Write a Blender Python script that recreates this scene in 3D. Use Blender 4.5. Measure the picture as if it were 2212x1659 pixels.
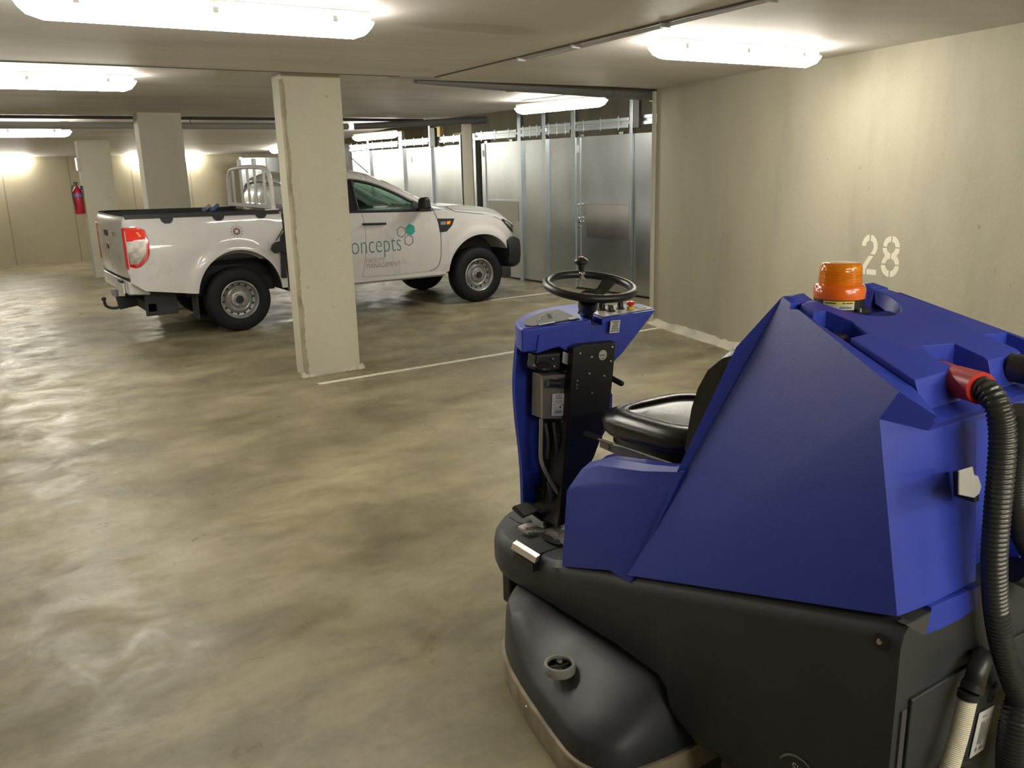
import bpy, bmesh, math, random
from mathutils import Vector, Matrix, Quaternion
random.seed(7)
C = bpy.context.scene
for o in list(bpy.data.objects): bpy.data.objects.remove(o)

# ------------------------------------------------------------------ camera
CAMZ = 1.763
RM = ((0.8337483, -0.5515839, -0.0248796), (0.1560039, 0.1921055, 0.9688954), (-0.5296475, -0.8116962, 0.2462169))
FPX = 1850.0
cam = bpy.data.objects.new('camera', bpy.data.cameras.new('camera'))
C.collection.objects.link(cam)
cam.data.sensor_width = 36; cam.data.lens = FPX / 2212 * 36
cam.data.clip_start = 0.05; cam.data.clip_end = 200
cam.matrix_world = Matrix(((RM[0][0], RM[1][0], RM[2][0], 0), (RM[0][1], RM[1][1], RM[2][1], 0),
                           (RM[0][2], RM[1][2], RM[2][2], CAMZ), (0, 0, 0, 1)))
C.camera = cam
# ------------------------------------------------------------------ world and exposure
w = bpy.data.worlds.new('world'); C.world = w; w.use_nodes = True
w.node_tree.nodes['Background'].inputs[0].default_value = (0.5, 0.52, 0.55, 1)
w.node_tree.nodes['Background'].inputs[1].default_value = 0.02
C.view_settings.view_transform = 'Standard'; C.view_settings.look = 'None'
C.view_settings.gamma = 1; C.view_settings.use_curve_mapping = False
C.view_settings.exposure = 0.0
LAMP = 56.0          # brightness of the fluorescent diffusers

def P(px, py, x=None, y=None, z=None, n=None, p0=None):
    """the point seen at a pixel of the survey photograph, on a known plane of the place"""
    c = ((px - 1106) / FPX, -(py - 829.5) / FPX, -1.0)
    d = Vector([RM[0][i] * c[0] + RM[1][i] * c[1] + RM[2][i] * c[2] for i in range(3)])
    o = Vector((0, 0, CAMZ))
    if n is not None: t = ((Vector(p0) - o).dot(Vector(n))) / d.dot(Vector(n))
    elif x is not None: t = x / d.x
    elif y is not None: t = y / d.y
    else: t = (z - CAMZ) / d.z
    return o + d * t

# ------------------------------------------------------------------ materials
def mat(name): 
    m = bpy.data.materials.new(name); m.use_nodes = True
    return m, m.node_tree.nodes, m.node_tree.links, m.node_tree.nodes['Principled BSDF']
def simple(name, col, rough=0.5, metal=0.0, coat=0.0, noise=0.0, nscale=8.0, bump=0.0, bscale=200.0, spec=0.5):
    m, N, L, b = mat(name)
    b.inputs['Base Color'].default_value = (*col, 1); b.inputs['Roughness'].default_value = rough
    b.inputs['Metallic'].default_value = metal; b.inputs['Coat Weight'].default_value = coat
    b.inputs['Coat Roughness'].default_value = 0.05; b.inputs['Specular IOR Level'].default_value = spec
    tc = N.new('ShaderNodeTexCoord')
    if noise:
        n = N.new('ShaderNodeTexNoise'); n.inputs['Scale'].default_value = nscale; n.inputs['Detail'].default_value = 6
        L.new(tc.outputs['Object'], n.inputs['Vector'])
        r = N.new('ShaderNodeMapRange'); r.inputs[1].default_value = 0.3; r.inputs[2].default_value = 0.7
        r.inputs[3].default_value = 1 - noise; r.inputs[4].default_value = 1 + noise * 0.5
        L.new(n.outputs['Fac'], r.inputs[0])
        x = N.new('ShaderNodeVectorMath'); x.operation = 'SCALE'; x.inputs[0].default_value = col
        L.new(r.outputs[0], x.inputs['Scale']); L.new(x.outputs[0], b.inputs['Base Color'])
        r2 = N.new('ShaderNodeMapRange'); r2.inputs[3].default_value = rough * 0.8; r2.inputs[4].default_value = min(1, rough * 1.25)
        L.new(n.outputs['Fac'], r2.inputs[0]); L.new(r2.outputs[0], b.inputs['Roughness'])
    if bump:
        n2 = N.new('ShaderNodeTexNoise'); n2.inputs['Scale'].default_value = bscale; n2.inputs['Detail'].default_value = 3
        L.new(tc.outputs['Object'], n2.inputs['Vector'])
        bm = N.new('ShaderNodeBump'); bm.inputs['Strength'].default_value = bump; bm.inputs['Distance'].default_value = 0.002
        L.new(n2.outputs['Fac'], bm.inputs['Height']); L.new(bm.outputs[0], b.inputs['Normal'])
    return m
def ramp(N, L, src, stops):
    r = N.new('ShaderNodeValToRGB'); L.new(src, r.inputs[0])
    e = r.color_ramp.elements
    while len(e) < len(stops): e.new(0.5)
    for i, (p, c) in enumerate(stops): e[i].position = p; e[i].color = (*c, 1)
    return r
def noise(N, L, vec, scale, detail=6, rough=0.55, dist=0.0):
    n = N.new('ShaderNodeTexNoise'); n.inputs['Scale'].default_value = scale; n.inputs['Detail'].default_value = detail
    n.inputs['Roughness'].default_value = rough; n.inputs['Distortion'].default_value = dist
    L.new(vec, n.inputs['Vector']); return n
def mapping(N, L, vec, sc, rot=(0, 0, 0), loc=(0, 0, 0)):
    m = N.new('ShaderNodeMapping'); m.inputs['Scale'].default_value = sc; m.inputs['Rotation'].default_value = rot; m.inputs['Location'].default_value = loc
    L.new(vec, m.inputs['Vector']); return m.outputs[0]
def mixc(N, L, a, b, f, mode='MIX'):
    m = N.new('ShaderNodeMix'); m.data_type = 'RGBA'; m.blend_type = mode
    for s, v in ((m.inputs[6], a), (m.inputs[7], b)):
        if isinstance(v, tuple): s.default_value = (*v, 1)
        else: L.new(v, s)
    if isinstance(f, (int, float)): m.inputs[0].default_value = f
    else: L.new(f, m.inputs[0])
    return m.outputs[2]
def concrete(name, base, stretch=(1, 1, 1), amt=0.12, rough=0.8, grain=0.25, seams=None, stains=()):
    m, N, L, b = mat(name)
    g = N.new('ShaderNodeNewGeometry').outputs['Position']
    a = noise(N, L, mapping(N, L, g, stretch), 1.3, 8, 0.6, 0.4)
    d = tuple(c * (1 - amt * 1.8) for c in base); l = tuple(min(1, c * (1 + amt)) for c in base)
    r = ramp(N, L, a.outputs['Fac'], [(0.3, d), (0.52, base), (0.75, l)])
    f = noise(N, L, g, 60, 3)
    r2 = ramp(N, L, f.outputs['Fac'], [(0.3, (1 - grain * 0.5,) * 3), (0.7, (1, 1, 1))])
    col = mixc(N, L, r.outputs[0], r2.outputs[0], 0.5, 'MULTIPLY')
    pits = noise(N, L, g, 14, 2); r3 = ramp(N, L, pits.outputs['Fac'], [(0.22, (0.55, 0.53, 0.5)), (0.27, (1, 1, 1))])
    col = mixc(N, L, col, r3.outputs[0], 0.6, 'MULTIPLY')
    for (sx, sy, rx, ry, k) in stains:      # damp patches with their own outline
        v = N.new('ShaderNodeVectorMath'); v.operation = 'SUBTRACT'; v.inputs[1].default_value = (sx, sy, 0)
        L.new(g, v.inputs[0])
        v1 = mapping(N, L, v.outputs[0], (1 / rx, 1 / ry, 0))
        wn = noise(N, L, g, 3.0, 4)
        v2 = N.new('ShaderNodeVectorMath'); v2.operation = 'LENGTH'; L.new(v1, v2.inputs[0])
        ad = N.new('ShaderNodeMath'); ad.operation = 'ADD'; L.new(v2.outputs['Value'], ad.inputs[0]); L.new(wn.outputs['Fac'], ad.inputs[1])
        rr = ramp(N, L, ad.outputs[0], [(0.0, (k, k, k * 0.98)), (1.0, (1, 1, 1))]); rr.color_ramp.elements[0].position = 0.9
        mr = N.new('ShaderNodeMapRange'); mr.inputs[1].default_value = 1.2; mr.inputs[2].default_value = 1.5; mr.inputs[3].default_value = k; mr.inputs[4].default_value = 1
        L.new(ad.outputs[0], mr.inputs[0])
        cc = N.new('ShaderNodeCombineXYZ')
        for i in range(3): L.new(mr.outputs[0], cc.inputs[i])
        col = mixc(N, L, col, cc.outputs[0], 1.0, 'MULTIPLY')
    if seams:                      # vertical shutter joints
        ax, off, per, wd = seams
        s = N.new('ShaderNodeSeparateXYZ'); L.new(g, s.inputs[0])
        a1 = N.new('ShaderNodeMath'); a1.operation = 'SUBTRACT'; L.new(s.outputs[ax], a1.inputs[0]); a1.inputs[1].default_value = off
        a2 = N.new('ShaderNodeMath'); a2.operation = 'PINGPONG'; L.new(a1.outputs[0], a2.inputs[0]); a2.inputs[1].default_value = per / 2
        a3 = N.new('ShaderNodeMath'); a3.operation = 'LESS_THAN'; L.new(a2.outputs[0], a3.inputs[0]); a3.inputs[1].default_value = wd
        col = mixc(N, L, col, tuple(c * 0.62 for c in base), a3.outputs[0])
    L.new(col, b.inputs['Base Color'])
    b.inputs['Roughness'].default_value = rough
    bm = N.new('ShaderNodeBump'); bm.inputs['Strength'].default_value = 0.35; bm.inputs['Distance'].default_value = 0.004
    L.new(f.outputs['Fac'], bm.inputs['Height']); L.new(bm.outputs[0], b.inputs['Normal'])
    return m

M = {}
M['ceiling'] = concrete('ceiling_concrete', (0.66, 0.63, 0.60), (0.35, 1.3, 1), 0.10, 0.6, stains=((2.72, 4.40, 0.5, 0.16, 0.78), (3.62, 7.0, 0.28, 0.2, 0.72), (5.0, 9.6, 0.3, 0.2, 0.85)))
M['wall'] = concrete('wall_concrete', (0.42, 0.395, 0.30), (1.2, 1.2, 0.35), 0.10, 0.75)
M['farwall'] = concrete('far_wall_concrete', (0.44, 0.40, 0.29), (1, 1, 0.5), 0.06, 0.8, seams=(0, 1.254, 1.24, 0.012))
M['column'] = concrete('column_concrete', (0.52, 0.50, 0.40), (1.5, 1.5, 0.7), 0.05, 0.75)
M['crust'] = concrete('crusty_mortar', (0.50, 0.47, 0.38), (3, 3, 3), 0.2, 0.9)
M['groove'] = simple('dark_joint', (0.10, 0.09, 0.075), 0.9)
# floor: power-trowelled concrete, half sealed, with cloudy wear
m, N, L, b = mat('floor_concrete'); M['floor'] = m
g = N.new('ShaderNodeNewGeometry').outputs['Position']
a = noise(N, L, mapping(N, L, g, (0.8, 1.1, 1), (0, 0, 0.35)), 1.3, 10, 0.66, 0.35)
r = ramp(N, L, a.outputs['Fac'], [(0.30, (0.125, 0.107, 0.062)), (0.46, (0.20, 0.173, 0.103)), (0.56, (0.255, 0.223, 0.136)), (0.72, (0.34, 0.302, 0.195))])
a2 = noise(N, L, mapping(N, L, g, (0.7, 1.5, 1), (0, 0, -0.2)), 2.3, 8, 0.68, 0.5)
r2 = ramp(N, L, a2.outputs['Fac'], [(0.34, (0.72, 0.71, 0.69)), (0.52, (1, 1, 1))])
col = mixc(N, L, r.outputs[0], r2.outputs[0], 0.8, 'MULTIPLY')
f = noise(N, L, g, 26, 6, 0.7, 0.3); r3 = ramp(N, L, f.outputs['Fac'], [(0.32, (0.78, 0.77, 0.74)), (0.55, (1, 1, 1))])
col = mixc(N, L, col, r3.outputs[0], 0.55, 'MULTIPLY')
sp = noise(N, L, g, 9, 1); r4 = ramp(N, L, sp.outputs['Fac'], [(0.04, (0.4, 0.38, 0.34)), (0.07, (1, 1, 1))])
col = mixc(N, L, col, r4.outputs[0], 0.8, 'MULTIPLY')
L.new(col, b.inputs['Base Color'])
rr = noise(N, L, g, 3.2, 8, 0.7, 0.5); r5 = N.new('ShaderNodeMapRange'); r5.inputs[1].default_value = 0.35; r5.inputs[2].default_value = 0.65
r5.inputs[3].default_value = 0.27; r5.inputs[4].default_value = 0.60; L.new(rr.outputs['Fac'], r5.inputs[0]); L.new(r5.outputs[0], b.inputs['Roughness'])
b.inputs['Specular IOR Level'].default_value = 0.4
bm = N.new('ShaderNodeBump'); bm.inputs['Strength'].default_value = 0.25; bm.inputs['Distance'].default_value = 0.01
L.new(rr.outputs['Fac'], bm.inputs['Height']); L.new(bm.outputs[0], b.inputs['Normal'])

M['line'] = simple('worn_white_paint', (0.66, 0.63, 0.52), 0.6, noise=0.25, nscale=20)
M['stencil'] = simple('stencil_paint', (0.80, 0.76, 0.62), 0.6, noise=0.05, nscale=30)
M['lamp_body'] = simple('lamp_grey_housing', (0.45, 0.45, 0.44), 0.5)
m, N, L, b = mat('lamp_diffuser'); M['lamp'] = m
b.inputs['Base Color'].default_value = (0.9, 0.9, 0.88, 1); b.inputs['Emission Color'].default_value = (1, 0.945, 0.83, 1); b.inputs['Emission Strength'].default_value = LAMP
m, N, L, b = mat('lamp_diffuser_cool'); M['lampc'] = m
b.inputs['Base Color'].default_value = (0.9, 0.9, 0.88, 1); b.inputs['Emission Color'].default_value = (1, 0.96, 0.87, 1); b.inputs['Emission Strength'].default_value = LAMP * 1.1
def galv(name, base, rough=0.38):
    m, N, L, b = mat(name)
    g = N.new('ShaderNodeNewGeometry').outputs['Position']
    n = noise(N, L, mapping(N, L, g, (1, 1, 0.45)), 2.2, 2.5, 0.5, 0.2)
    r = ramp(N, L, n.outputs['Fac'], [(0.3, tuple(c * 0.86 for c in base)), (0.6, base), (0.8, tuple(min(1, c * 1.12) for c in base))])
    v = N.new('ShaderNodeTexVoronoi'); v.inputs['Scale'].default_value = 45; L.new(g, v.inputs['Vector'])
    r2 = ramp(N, L, v.outputs['Color'], [(0, (0.93, 0.93, 0.93)), (1, (1, 1, 1))])
    L.new(mixc(N, L, r.outputs[0], r2.outputs[0], 1.0, 'MULTIPLY'), b.inputs['Base Color'])
    b.inputs['Metallic'].default_value = 0.95
    mr = N.new('ShaderNodeMapRange'); mr.inputs[3].default_value = rough * 0.85; mr.inputs[4].default_value = rough * 1.15
    L.new(n.outputs['Fac'], mr.inputs[0]); L.new(mr.outputs[0], b.inputs['Roughness'])
    return m
M['galv'] = galv('galvanised_sheet', (0.56, 0.595, 0.61), 0.30)
M['galvl'] = galv('galvanised_profile', (0.54, 0.60, 0.63), 0.32)
M['duct'] = simple('grey_duct', (0.17, 0.17, 0.18), 0.6)
M['pipe'] = simple('grey_pvc_pipe', (0.34, 0.32, 0.31), 0.5)
M['cable'] = simple('dark_cable', (0.05, 0.05, 0.05), 0.6)
M['carwhite'] = simple('white_car_paint', (0.57, 0.565, 0.565), 0.28, coat=0.9, noise=0.05, nscale=3)
M['carwhite2'] = simple('dusty_white_paint', (0.48, 0.47, 0.46), 0.4, noise=0.1, nscale=6)
M['rack'] = simple('white_rack_paint', (0.74, 0.74, 0.72), 0.35)
M['carblack'] = simple('black_car_plastic', (0.014, 0.016, 0.019), 0.55, spec=0.35)
M['liner'] = simple('black_bed_liner', (0.018, 0.018, 0.02), 0.6)
M['rubber'] = simple('tyre_rubber', (0.009, 0.010, 0.012), 0.7, noise=0.2, nscale=20, spec=0.25)
M['steel'] = simple('painted_steel_rim', (0.34, 0.34, 0.335), 0.38, metal=0.6, noise=0.15, nscale=15)
M['seam'] = simple('panel_gap', (0.05, 0.05, 0.05), 0.8)
M['seamsoft'] = simple('dusty_gap', (0.28, 0.27, 0.26), 0.8)
M['redlens'] = simple('red_lens', (0.55, 0.01, 0.01), 0.12, coat=1.0)
M['redlens2'] = simple('bright_red_lens', (0.85, 0.03, 0.015), 0.1, coat=1.0)
M['orangelens'] = simple('orange_lens', (0.95, 0.30, 0.02), 0.12, coat=1.0)
M['clearlens'] = simple('clear_lens', (0.62, 0.58, 0.53), 0.12, metal=0.55, coat=1.0, noise=0.4, nscale=18)
M['chrome'] = simple('chrome', (0.75, 0.75, 0.74), 0.12, metal=1.0)
M['teal'] = simple('teal_vinyl', (0.018, 0.28, 0.245), 0.4)
M['tealdark'] = simple('dark_teal_vinyl', (0.05, 0.20, 0.21), 0.4)
M['greytext'] = simple('grey_vinyl', (0.16, 0.15, 0.14), 0.5)
M['greytext2'] = simple('light_grey_vinyl', (0.25, 0.24, 0.23), 0.5)
m, N, L, b = mat('tinted_car_glass'); M['glass'] = m
N.remove(b); tr = N.new('ShaderNodeBsdfTransparent'); tr.inputs[0].default_value = (0.72, 0.86, 0.80, 1)
gl = N.new('ShaderNodeBsdfGlossy'); gl.inputs['Roughness'].default_value = 0.03; lw = N.new('ShaderNodeLayerWeight'); lw.inputs[0].default_value = 0.5; pw = N.new('ShaderNodeMath'); pw.operation = 'POWER'; L.new(lw.outputs['Facing'], pw.inputs[0]); pw.inputs[1].default_value = 4
fr = N.new('ShaderNodeMath'); fr.operation = 'MULTIPLY_ADD'; L.new(pw.outputs[0], fr.inputs[0]); fr.inputs[1].default_value = 0.7; fr.inputs[2].default_value = 0.04
mx = N.new('ShaderNodeMixShader'); L.new(fr.outputs[0], mx.inputs[0]); L.new(tr.outputs[0], mx.inputs[1]); L.new(gl.outputs[0], mx.inputs[2]); L.new(mx.outputs[0], N['Material Output'].inputs[0])
M['darkglass'] = simple('dark_glass', (0.012, 0.012, 0.018), 0.08, coat=0.5)
M['reardglass'] = simple('cab_rear_glass', (0.23, 0.24, 0.25), 0.15, coat=0.5)
M['interior'] = simple('dark_interior', (0.03, 0.03, 0.035), 0.8)
M['seatcloth'] = simple('grey_seat_cloth', (0.10, 0.10, 0.12), 0.9)
M['blue'] = simple('blue_polyethylene', (0.028, 0.052, 0.40), 0.42, noise=0.05, nscale=3, bump=0.22, bscale=350, spec=0.45)
M['slate'] = simple('dark_slate_plastic', (0.030, 0.034, 0.036), 0.48, noise=0.12, nscale=6, bump=0.25, bscale=300, spec=0.45)
M['black'] = simple('black_metal', (0.010, 0.011, 0.010), 0.45, bump=0.1, bscale=400)
M['blackp'] = simple('black_plastic', (0.014, 0.014, 0.014), 0.4)
M['leather'] = simple('black_vinyl_seat', (0.010, 0.010, 0.009), 0.26, noise=0.1, nscale=5, bump=0.15, bscale=500, spec=0.6)
M['skirt'] = simple('worn_rubber_skirt', (0.34, 0.29, 0.20), 0.7, noise=0.35, nscale=12)
M['greyrubber'] = simple('grey_rubber', (0.28, 0.28, 0.26), 0.7, noise=0.1, nscale=30)
M['alu'] = simple('checker_aluminium', (0.55, 0.53, 0.48), 0.35, metal=0.8, noise=0.2, nscale=20)
M['brass'] = simple('polished_strip', (0.80, 0.72, 0.62), 0.22, metal=0.9)
M['ctrlbox'] = simple('aluminium_controller', (0.20, 0.185, 0.16), 0.5, metal=0.3, noise=0.1, nscale=10)
M['tube'] = simple('grey_conduit', (0.30, 0.28, 0.23), 0.5)
M['label'] = simple('white_label', (0.62, 0.61, 0.58), 0.5)
M['labelg'] = simple('grey_label', (0.36, 0.36, 0.34), 0.5)
M['labely'] = simple('yellow_label', (0.75, 0.68, 0.12), 0.5)
M['ink'] = simple('black_ink', (0.03, 0.03, 0.03), 0.6)
M['inkg'] = simple('grey_ink', (0.2, 0.2, 0.2), 0.6)
M['redbutton'] = simple('red_button', (0.65, 0.03, 0.02), 0.3, coat=0.5)
M['yellow'] = simple('yellow_plastic', (0.7, 0.55, 0.05), 0.4)
M['redcuff'] = simple('red_hose_cuff', (0.52, 0.022, 0.014), 0.38)
M['hose'] = simple('black_hose', (0.030, 0.030, 0.028), 0.30, spec=0.6)
M['beige'] = simple('cream_ribbed_hose', (0.58, 0.55, 0.42), 0.6, noise=0.12, nscale=30)
M['dashtop'] = simple('grey_display_foil', (0.13, 0.125, 0.12), 0.55)
M['dashtop2'] = simple('dark_display_foil', (0.035, 0.037, 0.04), 0.5)
M['creamtop'] = simple('pale_switch_panel', (0.33, 0.33, 0.30), 0.3)
m, N, L, b = mat('amber_lens'); M['amber'] = m
b.inputs['Base Color'].default_value = (1.0, 0.33, 0.01, 1); b.inputs['Roughness'].default_value = 0.12
b.inputs['Transmission Weight'].default_value = 0.35; b.inputs['IOR'].default_value = 1.3; b.inputs['Coat Weight'].default_value = 0.6
M['amber2'] = simple('amber_inner', (1.0, 0.42, 0.02), 0.4)
M['orangering'] = simple('orange_ring', (0.85, 0.15, 0.01), 0.2, coat=0.6)
M['extred'] = simple('extinguisher_red', (0.50, 0.02, 0.05), 0.3)
M['bluerag'] = simple('blue_glove', (0.05, 0.08, 0.22), 0.8)

# ------------------------------------------------------------------ mesh helpers
class MB:
    def __init__(s): s.v = []; s.f = []
    def add(s, vs, fs):
        n = len(s.v); s.v += [Vector(v) for v in vs]; s.f += [tuple(i + n for i in f) for f in fs]; return s
    def box(s, a, b, rot=None, piv=None):
        (x0, y0, z0), (x1, y1, z1) = a, b
        vs = [Vector((x, y, z)) for z in (z0, z1) for y in (y0, y1) for x in (x0, x1)]
        if rot is not None:
            pv = Vector(piv) if piv is not None else (Vector(a) + Vector(b)) / 2
            vs = [rot @ (v - pv) + pv for v in vs]
        return s.add(vs, [(0, 2, 3, 1), (4, 5, 7, 6), (0, 1, 5, 4), (2, 6, 7, 3), (0, 4, 6, 2), (1, 3, 7, 5)])
    def prism(s, pts, d):            # planar polygon pushed along d
        n = len(pts); d = Vector(d); p = [Vector(q) for q in pts]
        return s.add(p + [q + d for q in p], [tuple(range(n))[::-1], tuple(range(n, 2 * n))] + [(i, (i + 1) % n, (i + 1) % n + n, i + n) for i in range(n)])
    def loft(s, rings, closed=True, caps=True):
        k = len(rings[0]); vs = [q for r in rings for q in r]; fs = []
        for i in range(len(rings) - 1):
            for j in range(k if closed else k - 1):
                a = i * k + j; b2 = i * k + (j + 1) % k
                fs.append((a, b2, b2 + k, a + k))
        if caps and closed:
            fs.append(tuple(range(k))[::-1]); fs.append(tuple(range((len(rings) - 1) * k, len(rings) * k)))
        return s.add(vs, fs)
    def tube(s, pts, r, seg=12, caps=True):
        pts = [Vector(p) for p in pts]; n = len(pts); rr = r if isinstance(r, (list, tuple)) else [r] * n
        t0 = (pts[1] - pts[0]).normalized(); up = Vector((0, 0, 1)) if abs(t0.z) < 0.9 else Vector((1, 0, 0))
        u = t0.cross(up).normalized(); rings = []; pt = t0
        for i, p in enumerate(pts):
            t = (pts[min(i + 1, n - 1)] - pts[max(i - 1, 0)]).normalized()
            q = pt.rotation_difference(t); u = (q @ u); u = (u - t * u.dot(t)).normalized(); pt = t
            v = t.cross(u)
            rings.append([p + (u * math.cos(a) + v * math.sin(a)) * rr[i] for a in [2 * math.pi * k / seg for k in range(seg)]])
        return s.loft(rings, True, caps)
    def lathe(s, prof, o, ax=(0, 0, 1), seg=32, caps=False):     # prof: (radius, along)
        ax = Vector(ax).normalized(); o = Vector(o); up = Vector((0, 0, 1)) if abs(ax.z) < 0.9 else Vector((1, 0, 0))
        u = ax.cross(up).normalized(); v = ax.cross(u)
        rings = [[o + ax * h + (u * math.cos(a) + v * math.sin(a)) * max(r_, 1e-4) for a in [2 * math.pi * k / seg for k in range(seg)]] for r_, h in prof]
        return s.loft(rings, True, caps)
    def ball(s, c, r, seg=16, sc=(1, 1, 1)):
        rings = []
        for i in range(seg // 2 + 1):
            th = math.pi * i / (seg // 2)
            rings.append([Vector(c) + Vector((r * sc[0] * max(math.sin(th), 1e-3) * math.cos(a), r * sc[1] * max(math.sin(th), 1e-3) * math.sin(a), r * sc[2] * math.cos(th))) for a in [2 * math.pi * k / seg for k in range(seg)]])
        return s.loft(rings)
    def hull(s, pts):
        bm = bmesh.new()
        for p in pts: bm.verts.new(p)
        r = bmesh.ops.convex_hull(bm, input=bm.verts)
        bmesh.ops.delete(bm, geom=[g for g in r['geom_interior'] if isinstance(g, bmesh.types.BMVert)], context='VERTS')
        bmesh.ops.dissolve_limit(bm, angle_limit=math.radians(1.5), verts=bm.verts, edges=bm.edges)
        bm.verts.index_update(); s.add([v.co.copy() for v in bm.verts], [tuple(v.index for v in f.verts) for f in bm.faces]); bm.free(); return s
    def map(s, fn): s.v = [Vector(fn(v)) for v in s.v]; return s
    def build(s, name, m, parent=None, bevel=0, smooth=True, ang=35, sub=0, seg=3, cut=None):
        if parent is not None:
            root = parent
            off = Vector(root['origin'])
        else:
            xs = [v.x for v in s.v]; ys = [v.y for v in s.v]; zs = [v.z for v in s.v]
            off = Vector(((min(xs) + max(xs)) / 2, (min(ys) + max(ys)) / 2, min(zs)))
        me = bpy.data.meshes.new(name); me.from_pydata([v - off for v in s.v], [], s.f); me.update()
        bm = bmesh.new(); bm.from_mesh(me); bmesh.ops.recalc_face_normals(bm, faces=bm.faces); bm.to_mesh(me); bm.free()
        if smooth:
            me.polygons.foreach_set('use_smooth', [True] * len(me.polygons)); me.set_sharp_from_angle(angle=math.radians(ang))
        me.materials.append(M[m] if isinstance(m, str) else m)
        o = bpy.data.objects.new(name, me); C.collection.objects.link(o); o['origin'] = list(off)
        if parent is not None: o.parent = parent
        else: o.location = off
        if cut:
            for cm in cut:
                cme = bpy.data.meshes.new('cutter'); cme.from_pydata([v - off for v in cm.v], [], cm.f)
                bm = bmesh.new(); bm.from_mesh(cme); bmesh.ops.recalc_face_normals(bm, faces=bm.faces); bm.to_mesh(cme); bm.free()
                co = bpy.data.objects.new('cutter', cme); C.collection.objects.link(co)
                if parent is not None: co.parent = parent
                else: co.location = off
                md = o.modifiers.new('b', 'BOOLEAN'); md.operation = 'DIFFERENCE'; md.object = co; md.solver = 'EXACT'
                dg = bpy.context.evaluated_depsgraph_get(); dg.update()
                nm = bpy.data.meshes.new_from_object(o.evaluated_get(dg)); o.modifiers.clear(); o.data = nm
                bpy.data.objects.remove(co)
            if smooth:
                nm.polygons.foreach_set('use_smooth', [True] * len(nm.polygons)); nm.set_sharp_from_angle(angle=math.radians(ang))
        if sub:
            md = o.modifiers.new('s', 'SUBSURF'); md.levels = sub; md.render_levels = sub
        if bevel:
            md = o.modifiers.new('bevel', 'BEVEL'); md.width = bevel; md.segments = seg; md.limit_method = 'ANGLE'; md.angle_limit = math.radians(28); md.harden_normals = smooth
        return o
def tag(o, label=None, cat=None, group=None, kind=None):
    for k, v in (('label', label), ('category', cat), ('group', group), ('kind', kind)):
        if v: o[k] = v
    return o
def thing(name, loc, label, cat, group=None):
    o = bpy.data.objects.new(name, None); C.collection.objects.link(o); o.location = loc; o['origin'] = list(loc); o.empty_display_size = 0.1
    return tag(o, label, cat, group)
def struct(name, mb, m, **k): return tag(mb.build(name, m, **k), kind='structure')
def clean():
    for o in bpy.data.objects:
        if 'origin' in o: del o['origin']
def copy_tree(o, parent=None):
    c = o.copy(); C.collection.objects.link(c); c.parent = parent
    for ch in [q for q in bpy.data.objects if q.parent == o and q is not c]: copy_tree(ch, c)
    return c
def Rz(a): return Matrix.Rotation(math.radians(a), 3, 'Z')
def catmull(pts, n=10):
    pts = [Vector(p) for p in pts]; q = [pts[0] * 2 - pts[1]] + pts + [pts[-1] * 2 - pts[-2]]; out = []
    for i in range(1, len(q) - 2):
        a, b2, c, d = q[i - 1:i + 3]
        for k in range(n):
            t = k / n; out.append(0.5 * ((2 * b2) + (c - a) * t + (2 * a - 5 * b2 + 4 * c - d) * t * t + (3 * b2 - a - 3 * c + d) * t ** 3))
    out.append(pts[-1]); return out
def text_mb(s, size=1.0, extr=0.0, offset=0.0, spacing=1.0):
    cu = bpy.data.curves.new('t', 'FONT'); cu.body = s; cu.size = size; cu.extrude = extr; cu.offset = offset; cu.space_character = spacing
    o = bpy.data.objects.new('t', cu); C.collection.objects.link(o)
    dg = bpy.context.evaluated_depsgraph_get(); dg.update()
    me = bpy.data.meshes.new_from_object(o.evaluated_get(dg)); mb = MB()
    mb.add([v.co.copy() for v in me.vertices], [tuple(p.vertices) for p in me.polygons])
    bpy.data.objects.remove(o); bpy.data.meshes.remove(me); return mb
def fit(mb, o, ux, uy, width, height, nrm=None, lift=0.0, thick=None):
    """lay flat lettering (xy) on a plane: o = lower left, ux/uy = unit directions"""
    xs = [v.x for v in mb.v]; ys = [v.y for v in mb.v]; x0, x1, y0, y1 = min(xs), max(xs), min(ys), max(ys)
    o = Vector(o); ux = Vector(ux); uy = Vector(uy); n = Vector(nrm) if nrm else ux.cross(uy)
    mb.v = [o + ux * ((v.x - x0) / (x1 - x0) * width) + uy * ((v.y - y0) / (y1 - y0) * height) + n * (lift + v.z) for v in mb.v]
    return mb

# ================================================================== the garage
def plate(pts, d): return MB().prism(pts, d)
struct('floor', plate([(-7, -7, 0), (12, -7, 0), (12, 22, 0), (-7, 22, 0)], (0, 0, -0.3)), 'floor', smooth=False)
wdir = Vector((-0.235, -1, 0)).normalized(); wn = Vector((-1, 0.235, 0)).normalized(); WC = Vector((6.60, 7.15, 0))   # wall with the stencilled number
wend = WC + wdir * 14.0
CZ = 2.52
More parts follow.
